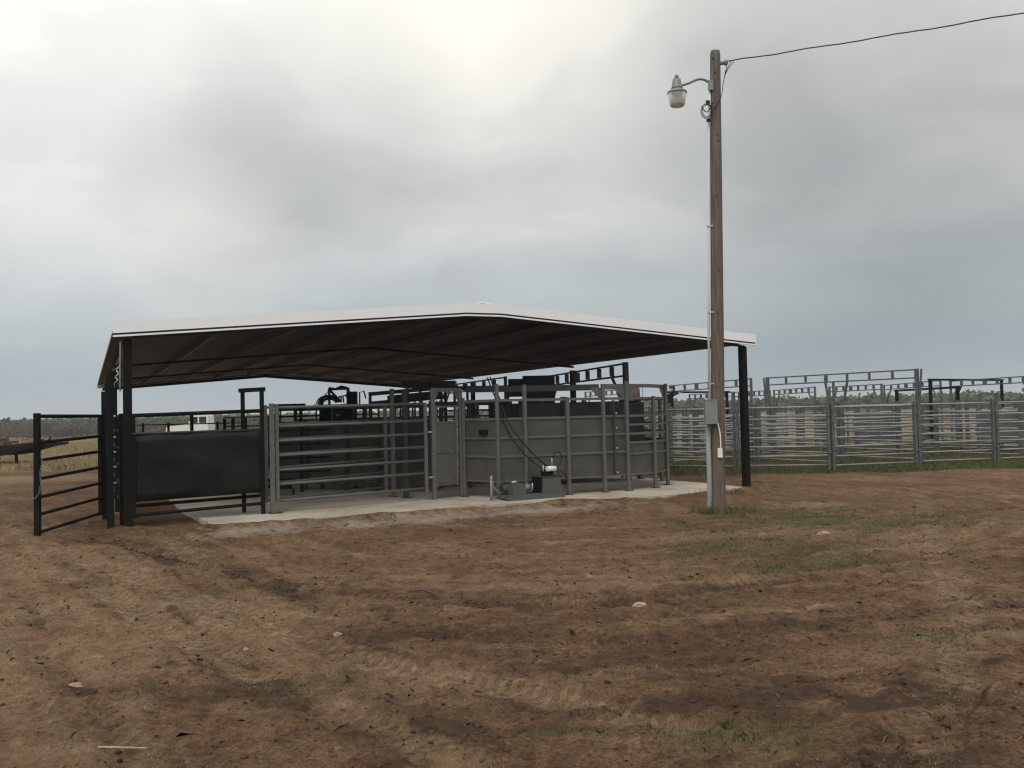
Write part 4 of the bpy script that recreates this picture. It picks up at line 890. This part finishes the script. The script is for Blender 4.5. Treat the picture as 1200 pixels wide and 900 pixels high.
t=empty('pipe_pile',(-19.9,37.4,.84),0,'pile of brown pipes lying slanted on the trailer deck near its neck','pipes')
for k in range(5): m=MB();m.tube([(-.3+.08*k,-.3+.12*k,.05),(.75+.05*k,-.25+.12*k,.12+.05*(k%3))],.04,7);m.build('pipe',M['rust'],t)
# ------------------------------------------------------------------ vegetation
def quads_mesh(name,ctr,size,mt,seed,norm_up=.3,aspect=1.):
    r=np.random.RandomState(seed);n=len(ctr)
    d1=r.normal(size=(n,3));d1/=np.linalg.norm(d1,axis=1)[:,None];d2=r.normal(size=(n,3));d2-=d1*(d1*d2).sum(1)[:,None];d2/=np.linalg.norm(d2,axis=1)[:,None]
    s=np.asarray(size).reshape(-1,1)*np.ones((n,1))
    V=np.stack([ctr-d1*s-d2*s*aspect*.6,ctr+d1*s*.9-d2*s*aspect,ctr+d1*s+d2*s*aspect*.7,ctr-d1*s*.8+d2*s*aspect],1).reshape(-1,3)
    me=bpy.data.meshes.new(name);me.vertices.add(4*n);me.vertices.foreach_set('co',V.astype(np.float32).ravel())
    me.loops.add(4*n);me.loops.foreach_set('vertex_index',np.arange(4*n,dtype=np.int32));me.polygons.add(n);me.polygons.foreach_set('loop_start',np.arange(0,4*n,4,dtype=np.int32));me.update();me.validate()
    me.materials.append(mt);o=bpy.data.objects.new(name,me);C.objects.link(o);return o
def brush(name,xr,yr,nb,hr,mt,seed,label,q=120,leaf=.16,wf=1.7):
    r=np.random.RandomState(seed);cs=[];sz=[]
    for k in range(nb):
        y=yr[0]+(yr[1]-yr[0])*r.rand()**.8;x=xr[0](y)+(xr[1](y)-xr[0](y))*r.rand();h=hr[0]+(hr[1]-hr[0])*r.rand()**1.6;n=int(q)
        lob=r.randint(3,6)
        for l in range(lob):
            c=np.array([x+r.normal()*h*.4*wf,y+r.normal()*h*.4,h*(.35+.3*r.rand())]);p=r.normal(size=(n//lob,3));p/=np.linalg.norm(p,axis=1)[:,None];p*=(r.rand(n//lob,1)**.4)
            p=p*np.array([h*.42*wf,h*.42,h*.40])+c;p[:,2]=np.abs(p[:,2]);cs.append(p);sz.append(np.full(n//lob,leaf*(.7+.6*r.rand())))
    o=quads_mesh(name,np.concatenate(cs),np.concatenate(sz),mt,seed);tag(o,label,'bushes',kind='stuff');return o
W=lambda a,b:(lambda y:a*y,lambda y:b*y)
brush('green_brush',W(-.66,-.1),(150,260),1100,(1.9,3.1),M['brushgreen'],3,'band of hazy green mesquite brush along the skyline left of the shed',110,.34)
brush('leafless_brush',W(-.66,-.33),(98,135),300,(1.3,2.5),M['brushbrown'],4,'grey-brown leafless brush in front of the green skyline at the left',150,.07)
brush('green_brush',W(-.1,.2),(160,300),420,(1.9,2.9),M['brushgreen'],5,'thin low band of far green brush behind the tub and the utility pole',90,.32)
brush('green_brush',W(.14,.72),(150,260),1500,(2.4,4.0),M['brushgreen'],6,'denser green brush rising behind the pens at the right',120,.36)
brush('leafless_brush',W(.28,.68),(100,125),140,(1.0,1.9),M['brushbrown'],8,'low dull scrub in the field behind the pens at the right',90,.08)
brush('leafless_brush',W(-.4,-.25),(85,120),90,(1.0,1.8),M['brushbrown'],9,'low grey scrub behind the white truck',90,.08)
# bare mesquites
def bare_tree(name,x,y,h,seed,label):
    r=random.Random(seed);t=empty(name,(x,y,0),r.random()*6,label,'tree','leafless mesquites left of the shed');tr=MB();cr=MB()
    def grow(p,d,l,rad,lv):
        pts=[p];q=Vector(p);dd=Vector(d)
        for k in range(3):
            dd=(dd+Vector((r.gauss(0,.16),r.gauss(0,.16),r.gauss(.03,.1)))).normalized();q=q+dd*l/3;pts.append(tuple(q))
        (tr if lv<1 else cr).tube(pts,[rad,rad*.85,rad*.72,rad*.6],5 if lv<2 else 3,False)
        if lv>=5: return
        for k in range(r.choice((2,3,3)) if lv else 4):
            ax=Vector((r.gauss(0,1),r.gauss(0,1),r.gauss(0,.6))).normalized();nd=(dd+ax*.75).normalized();grow(tuple(q if k<2 else Vector(pts[2])),nd,l*.72,rad*.6,lv+1)
    grow((0,0,-.1),(0,0,1),h*.25,h*.025,0)
    tr.build('trunk',M['bark'],t,False);cr.build('crown',M['bark'],t,False)
    ctr=np.array(cr.v);idx=np.random.RandomState(seed).choice(len(ctr),min(160,len(ctr)));return t
for k,(x,y,h,lb) in enumerate(((-46,92,3.4,'widest leafless mesquite left of the shed, seen through the open gate'),(-50.5,90,2.7,'leafless mesquite just left of the end stile of the open gate'),(-42.5,96,2.8,'leafless mesquite right of the widest one, through the gate rails'),(-54,94,2.5,'leftmost leafless mesquite above the trailer'),(-39,84,2.1,'small leafless mesquite next to the gate hinge post'),(-29.5,55,1.55,'small dead shrub in the tan grass near the gate hinge'))):
    bare_tree('mesquite_tree' if k<5 else 'dead_shrub',x,y,h,k+20,lb)
# grass blades
def blades(name,X,Y,ht,wd,mt,label,seed,lean=.5,zf=True):
    r=np.random.RandomState(seed);n=len(X);Z=ground_fields(X,Y)[0] if zf else np.zeros(n)
    a=r.rand(n)*2*PI;h=ht*(.4+.9*r.rand(n));w=wd*(.6+.8*r.rand(n));lx=np.clip(r.normal(size=n),-1.3,1.3)*lean*h;ly=np.clip(r.normal(size=n),-1.3,1.3)*lean*h
    b0=np.stack([X-np.cos(a)*w,Y-np.sin(a)*w,Z-.005],1);b1=np.stack([X+np.cos(a)*w,Y+np.sin(a)*w,Z-.005],1)
    m1=np.stack([X+lx*.35+np.cos(a)*w*.7,Y+ly*.35+np.sin(a)*w*.7,Z+h*.6],1);m0=np.stack([X+lx*.35-np.cos(a)*w*.7,Y+ly*.35-np.sin(a)*w*.7,Z+h*.6],1)
    tp=np.stack([X+lx,Y+ly,Z+h*(1-.3*lean)],1)
    V=np.stack([b0,b1,m1,tp,m0],1).reshape(-1,3);me=bpy.data.meshes.new(name);me.vertices.add(5*n);me.vertices.foreach_set('co',V.astype(np.float32).ravel())
    me.loops.add(5*n);me.loops.foreach_set('vertex_index',np.arange(5*n,dtype=np.int32));me.polygons.add(n);me.polygons.foreach_set('loop_start',np.arange(0,5*n,5,dtype=np.int32));me.update();me.validate()
    me.materials.append(mt);o=bpy.data.objects.new(name,me);C.objects.link(o);tag(o,label,'grass',kind='stuff');return o
def scatter(n,xr,yr,seed,ch,thr):
    r=np.random.RandomState(seed);X=xr[0]+(xr[1]-xr[0])*r.rand(n);Y=yr[0]+(yr[1]-yr[0])*r.rand(n);F=ground_fields(X,Y);k=(F[ch]*(.5+fbm(X*5,Y*5,3,22))>thr+.5*r.rand(n))&(F[5]<.3);return X[k],Y[k]
X,Y=scatter(900000,(-6,9),(3.6,17),31,1,.12);blades('grass',X,Y,.026,.0013,M['grass'],'short patchy green grass sprouting in the dirt yard',1,.55)
X,Y=scatter(700000,(-7,9),(3.4,15),32,2,.18);blades('dry_grass',X,Y,.012,.0009,M['drygrass'],'flattened dry straw bits lying on the dirt yard',2,1.2)
r=np.random.RandomState(33);n=150000;X=3.3+22*r.rand(n);Y=22.+16*r.rand(n)**1.5;F=ground_fields(X,Y);k=F[1]>.25+.4*r.rand(n);blades('pen_grass',X[k],Y[k],.10,.006,M['fieldgrass'],'green grass growing along and inside the pipe pens',3,.5)
r=np.random.RandomState(34);n=150000;X=-34+30*r.rand(n);Y=33+45*r.rand(n);k=(X<-3-(Y-30)*.1);blades('field_grass',X[k],Y[k],.22,.012,M['drygrass'],'tall dry tan grass in the field left of the shed',4,.5)
r=np.random.RandomState(61);tx=[];ty=[]
cx_=r.uniform(-5,7,900);cy_=3.8+11*r.rand(900);Fc=ground_fields(cx_,cy_);pr=.05+.9*Fc[1]+.10*Fc[2];kc=(r.rand(900)<pr)&(Fc[5]<.2)
for a,b in zip(cx_[kc],cy_[kc]):
    n_=r.randint(12,60);q=r.uniform(.012,.05);tx+=list(a+r.normal(size=n_)*q);ty+=list(b+r.normal(size=n_)*q)
tx=np.array(tx);ty=np.array(ty);hf=len(tx)//2
blades('grass_tufts',tx,ty,.038,.0015,M['grass'],'scattered little tufts of olive grass across the dirt yard',7,.7)
sx=r.uniform(-6,8,9000);sy=3.6+12*r.rand(9000)**1.3;Fs=ground_fields(sx,sy);ks=(r.rand(9000)<.25+.6*Fs[2])&(Fs[5]<.2)
blades('straw_litter',sx[ks],sy[ks],.03,.0012,M['drygrass'],'loose single straws strewn over the dirt yard',8,2.2)
# weeds along slab edge and pole foot
r=np.random.RandomState(35);us=r.rand(700)*11;vs_=-1.2-.35*r.rand(700);wx=[];wy=[]
for u,v in zip(us,vs_):
    if fbm(np.array([u*1.3]),np.array([3.]),2,3)[0]>.5: a,b=xy(u,v);wx.append(a);wy.append(b)
an=r.rand(900)*6.28;rd=.14+.35*r.rand(900);wx+=list(3.32+rd*np.cos(an)*1.2);wy+=list(14.65+rd*np.sin(an)*.6)
blades('weeds',np.array(wx),np.array(wy),.11,.004,M['grass'],'thin weeds along the slab edge and around the foot of the utility pole',5,.4)
# clods
def clods():
    r=np.random.RandomState(41);n=16000;X=-6+13*r.rand(n);Y=3.5+12*r.rand(n)**1.3;F=ground_fields(X,Y);keep=(F[5]<.2)&((F[3]+.25+fbm(X*2,Y*2,3,44)*.9)>.66+.5*r.rand(n));X=X[keep];Y=Y[keep];Z=F[0][keep];n=len(X)
    s=.004+.016*r.rand(n)**5+.001;base=np.array([(1,0,0),(-1,0,0),(0,1,0),(0,-1,0),(0,0,.7),(0,0,-.7)]);V=(base[None]*(s[:,None,None])*(.6+.8*r.rand(n,6,1)));a=r.rand(n)*6.28
    c,sn=np.cos(a)[:,None],np.sin(a)[:,None];vx=V[:,:,0]*c-V[:,:,1]*sn+X[:,None];vy=V[:,:,0]*sn+V[:,:,1]*c+Y[:,None];vz=V[:,:,2]+Z[:,None]+s[:,None]*.25
    V=np.stack([vx,vy,vz],2).reshape(-1,3);T=np.array([(0,2,4),(2,1,4),(1,3,4),(3,0,4),(2,0,5),(1,2,5),(3,1,5),(0,3,5)]);F_=(T[None]+6*np.arange(n)[:,None,None]).reshape(-1,3).astype(np.int32)
    me=bpy.data.meshes.new('soil_clods');me.vertices.add(len(V));me.vertices.foreach_set('co',V.astype(np.float32).ravel());me.loops.add(F_.size);me.loops.foreach_set('vertex_index',F_.ravel());me.polygons.add(len(F_));me.polygons.foreach_set('loop_start',np.arange(0,F_.size,3,dtype=np.int32));me.update();me.validate()
    me.materials.append(foliage('clod_soil',(.06,.032,.018),(.17,.10,.06),3));o=bpy.data.objects.new('soil_clods',me);C.objects.link(o);tag(o,'small crumbs and clods of red soil scattered over the yard','soil',kind='stuff')
clods()
# rock, stick, branch
def rock(name,x,y,s,label,seed,mt='stone'):
    import bmesh
    bm=bmesh.new();bmesh.ops.create_icosphere(bm,subdivisions=3,radius=1);r=random.Random(seed);ph=[r.random()*6 for _ in range(6)]
    for v in bm.verts:
        c=v.co;k=1+.18*math.sin(c.x*3+ph[0])*math.sin(c.y*4+ph[1])+.10*math.sin(c.z*7+ph[2]+c.x*5)+.06*math.sin(c.y*13+ph[3]);v.co=Vector((c.x*s[0]*k,c.y*s[1]*k,c.z*s[2]*k+s[2]*.4))
    me=bpy.data.meshes.new(name);bm.to_mesh(me);bm.free();me.materials.append(M[mt]);o=bpy.data.objects.new(name,me);C.objects.link(o);o.location=(x,y,gz(x,y));o.rotation_euler=(0,0,r.random());tag(o,label,'stone')
rock('rock',1.02,7.72,(.075,.05,.03),'flat pale tan rock lying in the middle of the dirt yard',1)
rock('rock',3.96,11.9,(.12,.06,.03),'flat tan rock in the thin grass right of the pole',2)
rock('rock',-1.36,7.0,(.03,.025,.02),'small pale stone in the wheel rut left of centre',3)
rock('rock',-1.95,6.65,(.022,.02,.016),'tiny pale pebble left of the dark rut',4)
rock('rock',-2.75,5.75,(.05,.03,.02),'pale curled chip of debris near the left edge above the straw stalk',5)
z=gz(-2.05,4.69)
m=MB(-2.05,4.69);m.tube([(-2.25,4.70,z+.012),(-2.1,4.695,z+.018),(-1.87,4.68,z+.012)],.005,6);o=m.build('straw_stalk',M['straw']);o.location=(-2.05,4.69,0);tag(o,'long pale straw stalk lying at the bottom left of the yard','stalk')
z=gz(-.75,8.45)
m=MB(-.9,8.5);m.tube([(-1.0,8.55,z+.02),(-.85,8.53,z+.035),(-.75,8.40,z+.02),(-.72,8.3,z+.02)],.008,6);o=m.build('twig',M['bark']);o.location=(-.9,8.5,0);tag(o,'thin bent twig on the dirt near the centre left','twig')
# ------------------------------------------------------------------ haze
HAZE=True
if HAZE:
    hz=MB();hz.box(-1200,1200,-60,1500,-4,14);o=hz.build('haze',bpy.data.materials.new('haze_air'));hm=o.data.materials[0];hm.use_nodes=True;nt=hm.node_tree
    for n_ in list(nt.nodes):
        if n_.type!='OUTPUT_MATERIAL': nt.nodes.remove(n_)
    v=nt.nodes.new('ShaderNodeVolumePrincipled');v.inputs['Density'].default_value=.0006;v.inputs['Color'].default_value=(.86,.92,.98,1);v.inputs['Anisotropy'].default_value=.2
    nt.links.new(v.outputs[0],nt.nodes['Material Output'].inputs['Volume']);tag(o,kind='stuff')
# ------------------------------------------------------------------ world
w=bpy.data.worlds.new('World');sc.world=w;w.use_nodes=True;nt=w.node_tree;L=nt.links.new;bgn=nt.nodes['Background']
SE,SR=math.radians(50),math.radians(200)
sky=N(nt,'ShaderNodeTexSky');sky.sky_type='NISHITA';sky.sun_disc=False;sky.sun_elevation=SE;sky.sun_rotation=SR;sky.air_density=1.5;sky.dust_density=3
tc=N(nt,'ShaderNodeTexCoord');sep=N(nt,'ShaderNodeSeparateXYZ');L(tc.outputs['Generated'],sep.inputs[0])
def mth(op,a,b=None,cl=False):
    x=N(nt,'ShaderNodeMath',operation=op,use_clamp=cl)
    for i,q in enumerate((a,b)):
        if q is None: continue
        if isinstance(q,(int,float)): x.inputs[i].default_value=q
        else: L(q,x.inputs[i])
    return x.outputs[0]
zc=mth('MAXIMUM',sep.outputs['Z'],0.0);dn=mth('ADD',zc,.34)
cmb=N(nt,'ShaderNodeCombineXYZ');L(mth('DIVIDE',sep.outputs['X'],dn),cmb.inputs[0]);L(mth('DIVIDE',sep.outputs['Y'],dn),cmb.inputs[1])
def noise(s,d,r,off=(0,0,0),dist=0):
    mp=N(nt,'ShaderNodeMapping');mp.inputs['Location'].default_value=off;L(cmb.outputs[0],mp.inputs['Vector'])
    n=N(nt,'ShaderNodeTexNoise');n.inputs['Scale'].default_value=s;n.inputs['Detail'].default_value=d;n.inputs['Roughness'].default_value=r;n.inputs['Distortion'].default_value=dist;L(mp.outputs[0],n.inputs['Vector']);return n.outputs['Fac']
def ramp(f,els):
    r=N(nt,'ShaderNodeValToRGB');e=r.color_ramp.elements;r.color_ramp.interpolation='EASE'
    while len(e)<len(els): e.new(.5)
    for k,(p,c) in enumerate(els): e[k].position=p;e[k].color=(*c,1)
    L(f,r.inputs['Fac']);return r.outputs['Color']
# vertical tone of the overcast (values x10, background strength .1)
grad=ramp(zc,[(0.0,(.37,.435,.475)),(.05,(.335,.39,.43)),(.13,(.42,.455,.475)),(.22,(.57,.58,.57)),(.42,(.80,.79,.745)),(.9,(.86,.87,.86))])
cl=mth('ADD',mth('MULTIPLY',noise(1.5,4,.45,(2.3,4.1,0),.35),.65),mth('MULTIPLY',noise(3.6,5,.5,(5,2,0),.4),.35))
shade=ramp(cl,[(.36,(.85,.85,.86)),(.46,(.95,.95,.95)),(.54,(1.06,1.055,1.04)),(.64,(1.15,1.14,1.11))])
def mixc(f,a,b,bt='MIX'):
    x=N(nt,'ShaderNodeMix',data_type='RGBA',blend_type=bt)
    if isinstance(f,float): x.inputs['Factor'].default_value=f
    else: L(f,x.inputs['Factor'])
    L(a,x.inputs[6]);L(b,x.inputs[7]);return x.outputs[2]
fade=N(nt,'ShaderNodeMapRange');fade.inputs['From Min'].default_value=.03;fade.inputs['From Max'].default_value=.2;fade.inputs['To Min'].default_value=.15;L(zc,fade.inputs['Value'])
c=mixc(fade.outputs[0],grad,shade,'MULTIPLY')
# bright thin spots
def dirspot(v,p0,p1,col,amt):
    d=Vector(v).normalized();dp=N(nt,'ShaderNodeVectorMath',operation='DOT_PRODUCT');dp.inputs[1].default_value=d;L(tc.outputs['Generated'],dp.inputs[0])
    m=N(nt,'ShaderNodeMapRange',interpolation_type='SMOOTHSTEP');m.inputs['From Min'].default_value=p0;m.inputs['From Max'].default_value=p1;m.inputs['To Max'].default_value=amt;L(dp.outputs['Value'],m.inputs['Value'])
    rgb=N(nt,'ShaderNodeRGB');rgb.outputs[0].default_value=(*col,1);return m.outputs[0],rgb.outputs[0]
for v,p0,p1,col,amt in (((.03,1,.40),.985,1.0,(.20,.16,.10),.26),((-.33,1,.19),.993,1.0,(.2,.16,.12),.4),((-.45,1,.38),.93,1.,(.20,.20,.19),.7),((.1,1,.2),.97,1.,(.08,.08,.075),.6)):
    f,cc=dirspot(v,p0,p1,col,amt);c=mixc(f,c,cc,'ADD')
for v,p0,p1,amt in (((.42,1,.34),.955,1.,.5),((-.2,1,.33),.986,1.,.5),((-.3,1,.25),.990,1.,.45),((.35,1,.28),.93,1.,.40)):
    f,cc=dirspot(v,p0,p1,(.66,.67,.68),amt);c=mixc(f,c,cc,'MULTIPLY')
bk=N(nt,'ShaderNodeMapRange');bk.inputs['From Min'].default_value=.2;bk.inputs['From Max'].default_value=-.6;bk.inputs['To Min'].default_value=11.6;bk.inputs['To Max'].default_value=13.5;L(sep.outputs['Y'],bk.inputs['Value'])
ten=N(nt,'ShaderNodeVectorMath',operation='SCALE');L(bk.outputs[0],ten.inputs['Scale']);L(c,ten.inputs[0])
skm=mixc(.93,sky.outputs[0],ten.outputs[0]);L(skm,bgn.inputs['Color']);bgn.inputs['Strength'].default_value=.1
sl=bpy.data.lights.new('sun','SUN');sl.energy=1.1;sl.angle=math.radians(40);sl.color=(1,.98,.95);so=bpy.data.objects.new('sun',sl);C.objects.link(so)
d=Vector((math.sin(SR)*math.cos(SE),math.cos(SR)*math.cos(SE),math.sin(SE)));so.rotation_euler=(-d).to_track_quat('-Z','Y').to_euler();so.location=(0,0,30)
# ------------------------------------------------------------------ camera
cam=bpy.data.cameras.new('camera');co=bpy.data.objects.new('camera',cam);C.objects.link(co);sc.camera=co
cam.sensor_width=36;cam.lens=1078.5/1200*36;cam.clip_end=5000;cam.clip_start=.1
pi_,ro=.0325,.023;cp,sp_=math.cos(pi_),math.sin(pi_);r0=Vector((1,0,0));u0=Vector((0,-sp_,cp));F=Vector((0,cp,sp_));cr,sr=math.cos(ro),math.sin(ro)
R_=r0*cr-u0*sr;U_=r0*sr+u0*cr
co.matrix_world=Matrix(((R_.x,U_.x,-F.x,0),(R_.y,U_.y,-F.y,0),(R_.z,U_.z,-F.z,1.65),(0,0,0,1)))
sc.render.engine='CYCLES';sc.view_settings.view_transform='Standard';sc.view_settings.look='None';sc.view_settings.exposure=0;sc.view_settings.gamma=1
sc.cycles.use_denoising=True;sc.cycles.denoiser='OPENIMAGEDENOISE';sc.cycles.denoising_prefilter='ACCURATE';sc.cycles.volume_bounces=1;sc.cycles.pixel_filter_type='BLACKMAN_HARRIS';sc.cycles.filter_width=1.2;sc.cycles.max_bounces=6
